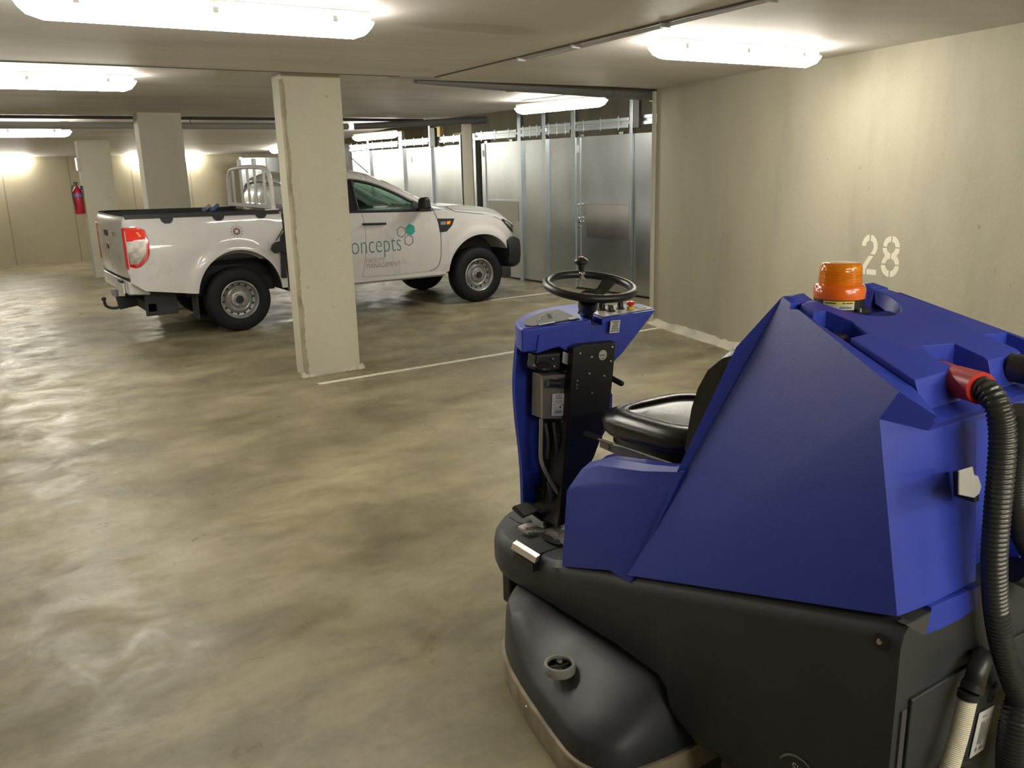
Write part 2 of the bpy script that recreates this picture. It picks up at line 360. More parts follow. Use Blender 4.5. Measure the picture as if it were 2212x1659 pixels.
# near ceiling slab, wall side
struct('ceiling', plate([(-7, -7, CZ), (wend.x + 4, -7, CZ), (WC.x + 0.3, 7.06, CZ), (3.42, 7.06, CZ), (3.42, 6.86, CZ), (-7, 6.86, CZ)], (0, 0, 0.9)), 'ceiling', smooth=False)
struct('ceiling', plate([(-7, 6.86, CZ + 0.03), (3.42, 6.86, CZ + 0.03), (3.42, 14, CZ + 0.03), (-7, 14, CZ + 0.03)], (0, 0, 0.9)), 'ceiling', smooth=False)
struct('ceiling', plate([(3.42, 7.06, 2.575), (7.25, 7.06, 2.575), (7.25, 14, 2.55), (3.42, 14, 2.55)], (0, 0, 0.8)), 'ceiling', smooth=False)
struct('ceiling', plate([(-7, 14, CZ + 0.03), (-7, 20.9, 2.2), (-7, 20.9, 3.2), (-7, 14, 3.4)], (14.2, 0, 0)), 'ceiling', smooth=False)
struct('ceiling', plate([(7.25, 6.8, 3.05), (12, 6.8, 3.05), (12, 22, 3.05), (7.25, 22, 3.05)], (0, 0, 0.3)), 'ceiling', smooth=False)
struct('wall_far', plate([(-7, 20.85, 0), (12, 20.85, 0), (12, 20.85, 3.3), (-7, 20.85, 3.3)], (0, 0.3, 0)), 'farwall', smooth=False)
struct('wall_left', plate([(-6.9, -7, 0), (-6.9, 21, 0), (-6.9, 21, 3.3), (-6.9, -7, 3.3)], (-0.3, 0, 0)), 'wall', smooth=False)
struct('wall_back', plate([(-7, -6.9, 0), (6, -6.9, 0), (6, -6.9, 3.3), (-7, -6.9, 3.3)], (0, -0.3, 0)), 'wall', smooth=False)
struct('wall_storage', plate([(11, 6.8, 0), (11, 22, 0), (11, 22, 3.3), (11, 6.8, 3.3)], (0.3, 0, 0)), 'wall', smooth=False)
struct('wall_right', MB().prism([WC, wend, wend - wn * 0.28, WC - wn * 0.28], (0, 0, 2.53)), 'wall', bevel=0.008)
struct('wall_return', plate([(WC.x + 0.26, 7.05, 0), (11.2, 7.05, 0), (11.2, 6.8, 0), (WC.x + 0.2, 6.8, 0)], (0, 0, 3.05)), 'wall', smooth=False)
# pale corner strip at the wall's end
struct('trim_1', MB().prism([WC + Vector((-0.03, 0.0, 0)), WC + Vector((-0.005, -0.01, 0)), WC + Vector((0.0, 0.03, 0)), WC + Vector((-0.03, 0.035, 0))], (0, 0, 2.5)), 'column', bevel=0.004)
# crusty mortar along the wall foot
rnd = random.Random(3); rings = []; sm_ = [rnd.random() for _ in range(200)]; sm_ = [sum(sm_[max(0, i - 2):i + 3]) / len(sm_[max(0, i - 2):i + 3]) for i in range(200)]
for i in range(180):
    p = WC + wdir * (i * 0.06 - 0.02); hgt = 0.012 + 0.07 * sm_[i] + 0.008 * rnd.random(); dep = 0.03 + 0.08 * sm_[(i * 7) % 190] * .3 + 0.05 * sm_[i]
    rings.append([p - wn * 0.01, p - wn * 0.01 + Vector((0, 0, hgt + 0.02)), p + wn * 0.012 + Vector((0, 0, hgt)), p + wn * dep * 0.7 + Vector((0, 0, 0.02 * rnd.random() + 0.008)), p + wn * (dep + 0.03) + Vector((0, 0, -0.004)), p + Vector((0, 0, -0.02))])
struct('trim_2', MB().loft(rings), 'crust', ang=60)
# ceiling joints with their thin conduit
struct('trim_3', MB().box((-7, 6.845, CZ - 0.004), (3.42, 6.865, CZ + 0.02)), 'groove', smooth=False)
j0 = Vector((3.74, 6.80, CZ)); j1 = Vector((3.465, 3.1, CZ)); j2 = Vector((3.40, 2.0, CZ)) ; jd = Vector((0.018, 0, 0))
struct('trim_4', MB().prism([j0 - jd, j0 + jd, j2 + jd, j2 - jd], (0, 0, -0.004)), 'groove', smooth=False)
cd = MB().tube([j0 + Vector((0.03, -1.2, -0.012)), j1 + Vector((0.035, 0, -0.012)), j2 + Vector((0.04, -1.2, -0.012))], 0.011, 8)
cond = tag(cd.build('ceiling_conduit', 'lamp_body'), 'thin grey conduit clipped along the ceiling joint beside the right lamp', 'conduit')
for k, yy in enumerate((2.3, 3.0, 3.8, 4.7, 5.4)):
    t = (yy - 2.0) / 4.8; xx = j2.x + (j0.x - j2.x) * t + 0.02
    MB().box((xx - 0.02, yy - 0.01, CZ - 0.026), (xx + 0.045, yy + 0.01, CZ + 0.001)).build('clip', 'lamp_body', cond)

# number 28, stencilled
def wallP(cx_, cy_):
    return P(1800 + cx_ / 10.37, 460 + cy_ / 10.37, n=wn, p0=WC)
two = [[(640, 735), (655, 660), (690, 580), (735, 520), (790, 487), (820, 487), (812, 620), (770, 640), (745, 680), (728, 742)],
       [(855, 492), (910, 512), (955, 570), (985, 650), (1000, 730), (992, 800), (975, 860), (940, 932), (828, 920), (870, 870), (900, 800), (908, 740), (900, 680), (880, 640), (843, 620)],
       [(800, 955), (903, 968), (770, 1170), (722, 1262), (712, 1370), (600, 1362), (604, 1250), (640, 1200)],
       [(748, 1252), (963, 1277), (955, 1398), (742, 1374)]]
eight = [[(1308, 518), (1235, 535), (1180, 580), (1140, 650), (1122, 742), (1205, 762), (1225, 700), (1260, 660), (1298, 648)],
         [(1338, 518), (1400, 545), (1450, 600), (1485, 680), (1496, 768), (1396, 768), (1390, 710), (1370, 670), (1322, 648)],
         [(1112, 778), (1207, 785), (1212, 840), (1240, 880), (1283, 908), (1274, 1025), (1215, 1045), (1185, 1080), (1165, 1130), (1075, 1130), (1092, 1070), (1125, 1010), (1165, 950), (1135, 910), (1112, 840)],
         [(1392, 795), (1492, 800), (1485, 860), (1460, 920), (1420, 965), (1455, 1030), (1473, 1090), (1472, 1165), (1385, 1158), (1370, 1095), (1345, 1050), (1295, 1025), (1304, 912), (1350, 880), (1380, 840)],
         [(1070, 1163), (1165, 1168), (1175, 1225), (1205, 1275), (1250, 1300), (1240, 1433), (1180, 1415), (1125, 1360), (1085, 1290), (1070, 1220)],
         [(1383, 1188), (1470, 1193), (1462, 1270), (1425, 1350), (1370, 1410), (1310, 1440), (1264, 1435), (1274, 1307), (1320, 1290), (1350, 1260), (1370, 1220)]]
num = thing('painted_number', tuple(wallP(1060, 1000)), 'pale stencilled number 28 painted on the right concrete wall', 'sign')
for nm, polys in (('digit', two), ('digit', eight)):
    mb = MB()
    for pl in polys: mb.prism([wallP(*q) + wn * 0.0005 for q in pl], wn * 0.001)
    mb.build(nm, 'stencil', num, smooth=False)

# parking lines
def line(name, y, x0, x1, wdt, label, sk=0.0):
    mb = MB(); n = 60; r_ = random.Random(len(label)); tp = []; bt = []
    for i in range(n + 1):
        x = x0 + (x1 - x0) * i / n
        tp.append((x, y + sk * (x - x0) + wdt / 2 + r_.uniform(-.003, .003), 0.0012)); bt.append((x, y + sk * (x - x0) - wdt / 2 + r_.uniform(-.003, .003), 0.0012))
    for i in range(n): mb.prism([bt[i], bt[i + 1], tp[i + 1], tp[i]], (0, 0, -0.001))
    return tag(mb.build(name, 'line', smooth=False), label, 'floor marking')
line('parking_line', 6.86, 2.50, 6.45, 0.065, 'white parking line on the floor starting at the near column', 0.005)
line('parking_line', 9.88, 6.1, 7.35, 0.06, 'short faint white line on the floor between front tyre and metal partition')

# columns
def column(x0, x1, y0, y1, top, label, strip=False):
    c = struct('column', MB().box((x0, y0, -0.01), (x1, y1, top)), 'column', bevel=0.012)
    tag(c, label, 'column')
    c['kind'] = 'structure'
    if strip:
        rnd = random.Random(5); rings = []
        for i in range(90):
            z = i / 89 * (top - 0.02); a = 0.016 + 0.010 * rnd.random()
            rings.append([(x0 - 0.002, y0 + 0.02, z), (x0 - 0.004, y0 + 0.004, z), (x0 - 0.001, y0 - 0.003, z), (x0 + a, y0 - 0.002, z), (x0 + a, y0 + 0.02, z)])
        MB().loft(rings).build('mortar_strip', 'crust', None, ang=60)['kind'] = 'structure'
    return c
column(2.515, 3.035, 7.19, 7.43, 2.56, None)
column(2.34, 2.88, 12.2, 12.5, 2.6, None)
column(2.235, 2.76, 17.1, 17.4, 2.6, None)
# rough edge and foot of the near column
rnd = random.Random(5); rings = []
for i in range(120):
    z = i / 119 * 2.5; a = 0.012 + 0.012 * rnd.random() + 0.005 * math.sin(i * .3); b_ = 0.003 * rnd.random()
    rings.append([(2.505, 7.22, z), (2.508 - b_, 7.2, z), (2.512, 7.184 - b_, z), (2.52 + a, 7.186, z), (2.52 + a, 7.2, z)])
struct('trim_5', MB().loft(rings), concrete('column_edge_mortar', (0.36, 0.32, 0.23), (3, 3, 3), 0.2, 0.9), ang=60)
rings = []
for i in range(60):
    t = i / 59; x = 2.47 + 0.6 * t; d = 0.012 + 0.03 * rnd.random(); rings.append([(x, 7.2, 0.03 + 0.02 * rnd.random()), (x, 7.19 - d * 0.6, 0.015), (x, 7.19 - d - 0.01, -0.002), (x, 7.2, -0.01)])
struct('trim_6', MB().loft(rings), 'crust', ang=60)

# ------------------------------------------------------------------ luminaires
def luminaire(L_=1.57, cool=False, base=(0, 0, 0)):
    """trough lamp along x, hanging under z = 0"""
    t = thing('ceiling_lamp', base, None, 'lamp')
    B = Vector(base)
    h = L_ / 2
    sec = [(-.055, 0), (-.062, -.045), (-.05, -.06), (.05, -.06), (.062, -.045), (.055, 0)]
    def ring(x, s, dz=0): return [B + Vector((x, y * s, z * (1 if z > -.05 else 1) + dz * 0)) for y, z in sec]
    MB().loft([ring(-h + .02, .8), ring(-h + .045, 1), ring(h - .045, 1), ring(h - .02, .8)]).build('housing', 'lamp_body', t, bevel=0.004)
    sec2 = [(.072, -.046), (.074, -.052), (.07, -.085), (.045, -.115), (0, -.125), (-.045, -.115), (-.07, -.085), (-.074, -.052), (-.072, -.046)]
    def ring2(x, sy, sz): return [B + Vector((x, y * sy, -.046 + (z + .046) * sz)) for y, z in sec2]
    MB().loft([ring2(-h, .55, .06), ring2(-h + .012, .85, .35), ring2(-h + .04, .97, .75), ring2(-h + .10, 1, 1), ring2(h - .10, 1, 1), ring2(h - .04, .97, .75), ring2(h - .012, .85, .35), ring2(h, .55, .06)]).build('diffuser', 'lampc' if cool else 'lamp', t, ang=60)
    for sx in (-.36, 0, .36):
        MB().box(B + Vector((sx * L_ - .012, -.078, -.062)), B + Vector((sx * L_ + .012, -.062, -.036))).build('clip', 'lamp_body', t)
    return t
lamp0 = luminaire()
def place(src, loc, rz, label, first=[True], grp='fluorescent trough lamps'):
    o = lamp0 if first[0] else copy_tree(src)
    first[0] = False
    o.location = loc; o.rotation_euler = (0, 0, math.radians(rz)); tag(o, label, 'lamp', grp); return o
LAMPS = [((1.18, 4.22, CZ), 0, 'large lit trough lamp nearest the camera at the upper left ceiling'),
         ((4.68, 4.26, CZ), 0, 'lit trough lamp on the ceiling above the right wall and blue machine'),
         ((0.73, 7.78, CZ + .03), 0, 'lit trough lamp on the left ceiling, second from the camera'),
         ((0.98, 13.85, 2.44), 0, 'lit trough lamp at the left hanging just below the grey pipe'),
         ((6.45, 8.70, 2.52), 95, 'lit trough lamp in front of the metal partitions above the rear car bay'),
         ((6.62, 14.35, 2.40), 92, 'small far lit trough lamp behind the near column by the left partitions')]
for loc, rz, lb in LAMPS: place(lamp0, loc, rz, lb)
for k, x in enumerate((1.0, 4.46)):
    o = copy_tree(lamp0); o.location = (x, 20.83, 2.10); o.rotation_euler = (math.radians(-90), 0, 0)
    tag(o, ('glowing wall lamp at the far left edge of the rear wall', 'glowing rear wall lamp hidden behind the second column')[k], 'lamp', 'fluorescent trough lamps')
for loc in ((6.55, 18.9, 2.30),):
    o = copy_tree(lamp0); o.location = loc; o.rotation_euler = (0, 0, math.radians(90)); tag(o, 'lit lamp near the rear wall hidden behind the near column', 'lamp', 'fluorescent trough lamps')
# unseen lamps behind the camera; the furthest row is added to brighten the machine's rear
for k, loc in enumerate(((3.2, -1.4, CZ), (1.2, -1.7, CZ), (1.0, -4.2, CZ), (3.0, -3.9, CZ), (-3.0, 7.8, CZ + .03), (-2.6, 13.9, 2.44))):
    o = copy_tree(lamp0); o.location = loc; o.rotation_euler = (0, 0, 0); tag(o, ('lit trough lamp behind the blue machine, close to the right wall', 'lit trough lamp directly behind the photographer', 'added lit trough lamp furthest behind the photographer', 'added lit trough lamp in the furthest row behind the blue machine', 'lit trough lamp left of the frame, level with the second row', 'lit trough lamp left of the frame, near the grey pipe')[k], 'lamp', 'fluorescent trough lamps')

# ------------------------------------------------------------------ pipes and ducts
d0 = Vector((4.19 - 2.79 * .45, 6.95 - .714 * .45, 2.47)); 
duct = thing('ventilation_duct', (5.5, 7.3, 2.4), 'long round grey duct under the ceiling beyond the beam', 'duct')
a_ = Vector((3.75, 7.19, 2.535)); b_ = Vector((7.9, 7.86, 2.52))
MB().tube([a_, a_.lerp(b_, .25), b_], [0.035, 0.055, 0.075], 20).build('pipe', 'duct', duct)
for t in (.62, .80): c_ = a_.lerp(b_, t); MB().tube([c_, c_ + (b_ - a_) * .008], 0.081, 20).build('collar', 'duct', duct)
pp = thing('drain_pipe', (1, 13.1, 2.43), 'long grey plastic pipe under the ceiling behind the columns', 'pipe')
MB().tube([(-6.5, 13.1, 2.447), (5.6, 13.1, 2.432)], 0.045, 16).build('pipe', 'pipe', pp)
for x in (-1.5, 1.55, 4.6): MB().tube([(x, 13.1, 2.435), (x + .1, 13.1, 2.435)], 0.052, 16).build('socket', 'pipe', pp)
for x in (-2.5, 0.2, 3.2): MB().box((x, 13.09, 2.44), (x + .02, 13.11, 2.58)).build('hanger', 'pipe', pp)
tag(MB().tube([(5.68, 13.05, 2.43), (6.0, 12.9, 2.44), (7.6, 12.2, 2.5)], 0.05, 14).build('waste_pipe', 'duct'), 'dark pipe bend under the ceiling left of the concrete partition pier', 'pipe')
tag(MB().tube([(-6.5, 12.85, 2.53), (6.8, 12.85, 2.52)], 0.022, 10).build('thin_pipe', 'cable'), 'thin dark pipe running above the grey plastic pipe', 'pipe')
jb = tag(MB().hull([P(472, 152, z=2.545), P(512, 150, z=2.545), P(500, 160, z=2.545), P(476, 172, z=2.52), P(484, 176, z=2.515), P(502, 168, z=2.52)]).build('mortar_patch', 'column'), 'pale mortar lump on the ceiling left of the near column', 'mortar')
jb['kind'] = 'structure'
tag(MB().box(P(1104, 196, z=2.55) + Vector((-.04, -.03, -.01)), P(1104, 196, z=2.55) + Vector((.04, .03, .03))).build('ceiling_box', 'cable'), 'tiny dark box on the ceiling left of the partition lamp', 'box')

# ------------------------------------------------------------------ extinguisher on the far column
ex = thing('fire_extinguisher', (2.17, 17.2, 1.18), 'red fire extinguisher hanging on the leftmost column', 'fire extinguisher')
MB().lathe([(0.0, 0), (.07, 0), (.08, .02), (.08, .37), (.065, .42), (.03, .46), (.025, .48)], (2.15, 17.25, 1.13), seg=24).build('cylinder', 'extred', ex)
MB().lathe([(.0815, 0), (.0815, .05)], (2.15, 17.25, 1.43), seg=24).build('label_band', simple('blue_label', (0.15, 0.22, 0.5), 0.4), ex)
MB().box((2.135, 17.23, 1.61), (2.165, 17.27, 1.66)).add(*(lambda m_: (m_.v, m_.f))(MB().box((2.10, 17.238, 1.66), (2.18, 17.262, 1.685)))).build('valve', 'cable', ex)
MB().tube(catmull([(2.13, 17.22, 1.64), (2.07, 17.18, 1.6), (2.06, 17.17, 1.4), (2.08, 17.17, 1.25)]), .010, 8).build('hose', 'cable', ex)
MB().box((2.20, 17.2, 1.55), (2.238, 17.3, 1.62)).build('bracket', 'cable', ex)
MB().box((2.226, 17.15, 1.45), (2.236, 17.17, 1.62)).build('wall_hook', 'cable', ex)
sg = thing('extinguisher_sign', (2.22, 17.22, 1.9), 'white sign on the leftmost column above the extinguisher', 'sign')
MB().box((2.195, 17.12, 1.88), (2.203, 17.32, 2.10)).build('board', 'label', sg)
MB().box((2.203, 17.14, 1.9), (2.238, 17.16, 2.08)).build('bracket', 'label', sg)
MB().box((2.193, 17.15, 1.91), (2.195, 17.29, 2.07)).build('pictogram', 'extred', sg)

# ================================================================== metal partitions
PA = Vector((7.38, 17.2, 0)); PB = Vector((7.76, 8.45, 0)); pdv = (PB - PA).normalized(); pnv = Vector((-pdv.y, pdv.x, 0)); 
if pnv.x > 0: pnv = -pnv          # towards the car park
def W(t, z, out=0.0):             # t = world y along the partition
    k = (t - PA.y) / (PB.y - PA.y); p = PA.lerp(PB, k); return Vector((p.x, p.y, z)) + pnv * out
def slab(y0, y1, z0, z1, o0, o1):
    return MB().prism([W(y0, z0, o0), W(y1, z0, o0), W(y1, z0, o1), W(y0, z0, o1)], (0, 0, z1 - z0))
def post(y, z1=2.58, wd=0.07, label='', o1=.075, m='galvl'):
    mb = slab(y + wd / 2, y - wd / 2, 0.0, z1, -0.02, o1 * .6)
    return tag(mb.build('partition_post', m, bevel=0.003), label, 'post', 'galvanised posts of the storage partitions')
post(16.33, 2.42, .09, 'leftmost galvanised partition post, brightly lit beside the far small lamp')
post(15.0, 2.45, .14, 'wide darker galvanised post, second from the left behind the car roof', m='galv')
post(13.93, 2.5, .06, 'thin galvanised post between two plain sheets above the car bonnet')
post(11.27, 2.58, .085, 'galvanised post right of the concrete pier, left of the lamp')
post(10.66, 2.56, .085, 'galvanised post directly under the left end of the partition lamp')
post(9.99, 2.56, .09, 'galvanised post at the lock side of the nearest metal door')
post(8.82, 2.56, .055, 'narrow galvanised post right of the nearest metal door')
def sheet(y0, y1, label, z0=0.03, z1=2.14, o=0.005, m='galv'):
    return tag(slab(y0, y1, z0, z1, o - .012, o).build('partition_sheet', m, bevel=0.002), label, 'metal sheet', 'plain galvanised partition sheets')
sheet(17.15, 16.36, 'leftmost bright galvanised sheet beside the car aerial')
sheet(16.29, 15.07, 'galvanised sheet lit by the far small lamp, behind the car roof')
sheet(14.93, 13.96, 'galvanised sheet with a small white hook, above the windscreen')
sheet(13.90, 12.93, 'yellowish lit galvanised sheet left of the concrete pier')
sheet(11.24, 10.70, 'plain galvanised sheet between the first two posts right of the far door')
sheet(10.62, 10.03, 'plain galvanised sheet left of the nearest door')
sheet(8.79, 8.0, 'galvanised sheet partly hidden by the end of the concrete wall')
sheet(10.66, 9.99, 'dark base strip below', 0.0, 0.03)['label'] = 'thin galvanised base strip at the floor under the sheet left of the nearest door'
# concrete pier in the partition
struct('column', MB().prism([W(12.86, 0, .06), W(12.55, 0, .06), W(12.55, 0, -.3), W(12.86, 0, -.3)], (0, 0, 2.56)), 'column', bevel=.01)
post(12.90, 2.3, .04, 'slim galvanised strip on the left edge of the concrete pier', o1=.12)
post(12.49, 2.3, .07, 'dark galvanised post on the right edge of the concrete pier', o1=.1, m='galv')
def door(y0, y1, label, zmid=1.24, zlow=.92, first=True):
    t = thing('partition_door', tuple(W((y0 + y1) / 2, 0)), label, 'door')
    slab(y0, y1, zmid + .01, 2.14, .0, .012).build('upper_panel', 'galv', t, bevel=.002)
    slab(y0, y1, .03, zmid - .01, .0, .012).build('lower_panel', 'galv', t, bevel=.002)
    slab(y0, y1 - .0, zmid - .012, zmid + .012, .0, .02).build('cross_rail', 'galvl', t, bevel=.002)
    slab(y0 + .03, y0 - .07, .03, 2.13, .012, .028).build('lock_stile', 'galvl', t, bevel=.002)
    slab(y0 - .10, y0 - .18, 2.14, 2.17, .0, .05).build('roller', 'galvl', t, bevel=.002)
    slab(y1 + .12, y1 + .2, 2.14, 2.17, .0, .04).build('roller', 'galvl', t, bevel=.002)
    slab(y0 - .005, y0 - .05, 1.93, 2.03, .028, .034).build('number_tag', 'label', t)
    return t
dA = door(9.93, 8.85, 'nearest galvanised metal sliding door with pull handle, under the lamp')
h0 = W(9.87, 1.22, .03); h1 = W(9.87, 1.03, .03)
MB().tube([h0, h0 + pnv * .04, h1 + pnv * .04, h1], .008, 8).build('pull_handle', 'chrome', dA)
MB().tube([W(9.86, .97, .028), W(9.86, .97, .045)], .018, 12).build('lock', 'chrome', dA)
MB().tube([W(9.86, .90, .028), W(9.86, .90, .045)], .012, 12).build('lock', 'chrome', dA)
dB = door(12.30, 11.33, 'galvanised metal door with a cream lower board, right of the concrete pier')
slab(12.18, 11.36, .92, 1.225, .012, .022).build('cream_board', simple('cream_board', (0.42, 0.42, 0.36), 0.5), dB)
slab(9.74, 8.88, .76, 1.225, .012, .016).build('polished_patch', galv('polished_galvanised', (0.66, 0.63, 0.60), 0.25), dA)
def rail(y0, y1, z0, z1, label, o0=.02, o1=.06):
    t = thing('sliding_rail', tuple(W((y0 + y1) / 2, z0)), label, 'rail', 'double rails above the metal doors')
    slab(y0, y1, z0, z0 + .045, o0, o1).build('lower_rail', 'galvl', t, bevel=.003)
    slab(y0, y1, z1 - .045, z1, o0 - .01, o1 - .01).build('upper_rail', 'galvl', t, bevel=.003)
    slab(y0, y1, z0 + .045, z1 - .045, o0, o0 + .008).build('web', 'galv', t)
    for k in range(3 if z1 - z0 < .2 else 0):
        y = y0 + (y1 - y0) * (k + .5) / 3; slab(y + .01, y - .01, z0 - .02, z1 + .02, o1, o1 + .004).build('bracket', 'galvl', t)
rail(9.93, 8.86, 2.215, 2.345, 'double galvanised rail above the nearest metal door')
rail(10.62, 10.05, 2.20, 2.34, 'short double rail between the two posts under the lamp')
rail(11.22, 10.72, 2.195, 2.33, 'short double rail left of the partition lamp')
rail(12.45, 11.33, 2.19, 2.31, 'double rail above the door with the cream board')
rail(13.88, 12.95, 2.19, 2.29, 'cluttered rail left of the concrete pier')
rail(14.93, 13.98, 2.18, 2.29, 'bright double rail above the sheet with the white hook')
rail(16.28, 15.1, 2.17, 2.28, 'overlit rail behind the far small lamp')
rail(17.15, 16.38, 2.15, 2.27, 'leftmost yellowish rail beside the near column')
rail(8.78, 8.0, 2.24, 2.36, 'grey rail at the right end against the concrete wall')
tag(slab(8.72, 8.60, 2.2, 2.55, .066, .12).build('black_bracket', 'cable', bevel=.01), 'black vertical bracket above the right end sheet', 'bracket')
tag(slab(13.80, 13.62, 2.12, 2.45, .066, .12).build('black_bracket', 'cable', bevel=.01), 'black vertical bracket above the sheet left of the pier', 'bracket')
tag(slab(14.78, 14.66, 1.88, 1.98, .005, .02).build('wall_hook', 'label', bevel=.004), 'small white hook on the sheet above the windscreen', 'hook')
tag(slab(13.0, 12.0, .0, .025, .0, .05).build('floor_rail', 'galv'), 'dark floor rail below the concrete pier', 'rail')
# stored timber and boxes glimpsed over the rails
tag(MB().box((7.9, 14.3, 0), (7.98, 14.45, 2.5)).build('timber_post', simple('pale_timber', (.55, .42, .2), .7)), 'pale timber upright behind the far rails', 'timber')
tag(MB().box((7.8, 13.2, 0), (8.3, 13.62, 2.36)).build('stored_carton', simple('pale_crate', (.5, .45, .3), .8), bevel=.01), 'tall pale carton showing above the rail left of the pier', 'box')
# short partition closing the far end
t = thing('end_partition', (6.6, 20.2, 0), 'grey metal partition at the rear wall behind the car cab', 'partition')
for k in range(5):
    MB().box((5.98 + k * .29, 20.2, .02), (6.255 + k * .29, 20.22, 2.1)).build('panel', 'galv', t)
MB().box((5.95, 20.17, 1.55), (7.4, 20.2, 1.62)).build('rail', 'galvl', t)
MB().box((5.93, 20.15, 0), (5.98, 20.25, 2.12)).build('post', 'galvl', t)
t = thing('side_partition', (6.4, 18.2, 0), 'dark metal partition seen right of the near column', 'partition')
MB().prism([(7.25, 17.95, 0), (7.42, 17.25, 0), (7.46, 17.25, 0), (7.29, 17.95, 0)], (0, 0, 2.3)).build('panel', 'cable', t)
MB().prism([(7.15, 17.95, 1.2), (7.18, 17.8, 1.2), (7.20, 17.8, 1.2), (7.17, 17.95, 1.2)], (0, 0, .12)).build('lock_plate', 'label', t)

# ================================================================== pickup truck
YC = 10.735; HWID = 0.925; XR = 1.62
car = thing('pickup_truck', (4.2, YC, 0), 'white single cab pickup truck with teal lettering parked behind the near column', 'truck')
def lerp(a, b_, t): return a + (b_ - a) * t
def interp(x, tab):
    if x <= tab[0][0]: return tab[0][1]
    for (a, b_), (c, d) in zip(tab, tab[1:]):
        if x <= c: t = (x - a) / (c - a); return lerp(b_, d, t)
    return tab[-1][1]
def smooth(x, tab):
    if x <= tab[0][0]: return tab[0][1]
    for i, ((a, b_), (c, d)) in enumerate(zip(tab, tab[1:])):
        if x <= c:
            t = (x - a) / (c - a)
            m0 = (d - tab[i - 1][1]) / (c - tab[i - 1][0]) * (c - a) if i else (d - b_)
            m1 = (tab[i + 2][1] - b_) / (tab[i + 2][0] - a) * (c - a) if i + 2 < len(tab) else (d - b_)
            return (2*t**3-3*t*t+1)*b_ + (t**3-2*t*t+t)*m0 + (-2*t**3+3*t*t)*d + (t**3-t*t)*m1
    return tab[-1][1]
def plan(x):        # half width in plan
    return smooth(x, [(1.60, .86), (1.64, .893), (1.72, .91), (2.2, .925), (5.9, .925), (6.2, .91), (6.42, .86), (6.6, .74), (6.72, .52), (6.78, .3)])
def side(x, z):     # y distance of the body side from the centre
    b_ = interp(z, [(.40, -.03), (.55, -.012), (.80, .0), (.98, .0), (1.10, -.014), (1.28, -.035), (1.36, -.055)])
    for cx, r in ((2.75, .60), (5.97, .60)):    # flared arches
        d = math.hypot(x - cx, z - .43)
        if d < r: b_ += .022 * max(0, min(1, (r - d) / .08)) if z < 1.06 else 0
    return plan(x) + b_
def arch(x, z0):
    for cx, rx, rz, zc in ((2.765, .475, .50, .43), (5.975, .505, .475, .43)):
        if abs(x - cx) < rx: z0 = max(z0, zc + rz * math.sqrt(1 - ((x - cx) / rx) ** 2))
    return z0
def SY(x, z, out=0.0): return Vector((x, YC - side(x, z) - out, z))
def body(name, xs, zb, zt, rows, inner=None, top=None, m='carwhite', par=None):
    rings = []
    for x in xs:
        b0 = arch(x, zb(x)); t0 = zt(x); ring = []
        for k in range(rows + 1):
            z = lerp(b0, t0, k / rows); ring.append(Vector((x, YC - side(x, z) , z)))
        if inner is not None:       # open box: rim then down inside
            w0 = side(x, t0); ring += [Vector((x, YC - w0 + .02, t0 + .012)), Vector((x, YC - w0 + .035, t0 + .012)), Vector((x, YC - w0 + .045, t0 - .02)), Vector((x, YC - w0 + .045, max(b0 - .02, inner)))]
            ring.append(Vector((x, YC - w0 + .035, max(b0 - .04, inner))))
            ring.append(Vector((x, YC - side(x, b0) + .03, b0)))
            rings.append(ring)
        else:
            w0 = side(x, t0)
            for fr, dz in top(x): ring.append(Vector((x, YC - w0 * fr, t0 + dz)))
            full = ring + [Vector((x, 2 * YC - q.y, q.z)) for q in ring[::-1]]
            rings.append(full)
    mb = MB().loft(rings)
    if inner is not None:
        MB().loft([[Vector((q.x, 2 * YC - q.y, q.z)) for q in r_] for r_ in rings]).build(name, m, car, ang=38)
    return mb.build(name, m, car if par is None else par, ang=38)
def xr(a, b_, n, extra=()):
    return sorted(set([round(a + (b_ - a) * i / n, 4) for i in range(n + 1)] + [e for e in extra if a < e < b_]))
ae = [2.291, 2.295, 2.30, 2.31, 3.239, 3.235, 3.23, 3.22, 5.471, 5.475, 5.48, 5.49, 6.479, 6.475, 6.47, 6.46]
# bed
zbb = lambda x: interp(x, [(1.6, .67), (1.75, .56), (2.25, .485), (3.2, .455), (3.32, .455)])
ztb = lambda x: interp(x, [(1.6, 1.325), (1.66, 1.34), (3.32, 1.315)])
body('bed_side', xr(XR, 3.31, 90, ae), zbb, ztb, 14, inner=.80)
# tailgate
rg = []
for y in [i / 24 for i in range(25)]:
    yy = lerp(-.845, .845, y); bul = .035 * (1 - (abs(yy) / .845) ** 3); x0 = XR - .01 - bul
    e = .012 if i in (0, 24) else 0
    rg.append([(x0 + .07, YC + yy, .70), (x0 + .015, YC + yy, .70), (x0, YC + yy, .76), (x0 - .004, YC + yy, 1.0), (x0 - .004, YC + yy, 1.22), (x0 + .0, YC + yy, 1.30), (x0 + .02, YC + yy, 1.338), (x0 + .07, YC + yy, 1.345), (x0 + .09, YC + yy, 1.32)])
MB().loft(rg).build('tailgate', 'carwhite', car, ang=40)
MB().box((XR - .055, YC - .12, 1.12), (XR - .045, YC + .12, 1.19), None).build('tailgate_handle', 'carblack', car, bevel=.01)
em = MB().lathe([(.0, 0), (.075, 0), (.078, .006), (.06, .010), (0, .012)], (0, 0, 0), (-1, 0, 0), 28); em.map(lambda v: (v.x + XR - .048, v.y * 1.15 + YC - .02, v.z * .55 + 1.0)); emo = em.build('emblem', 'chrome', car)
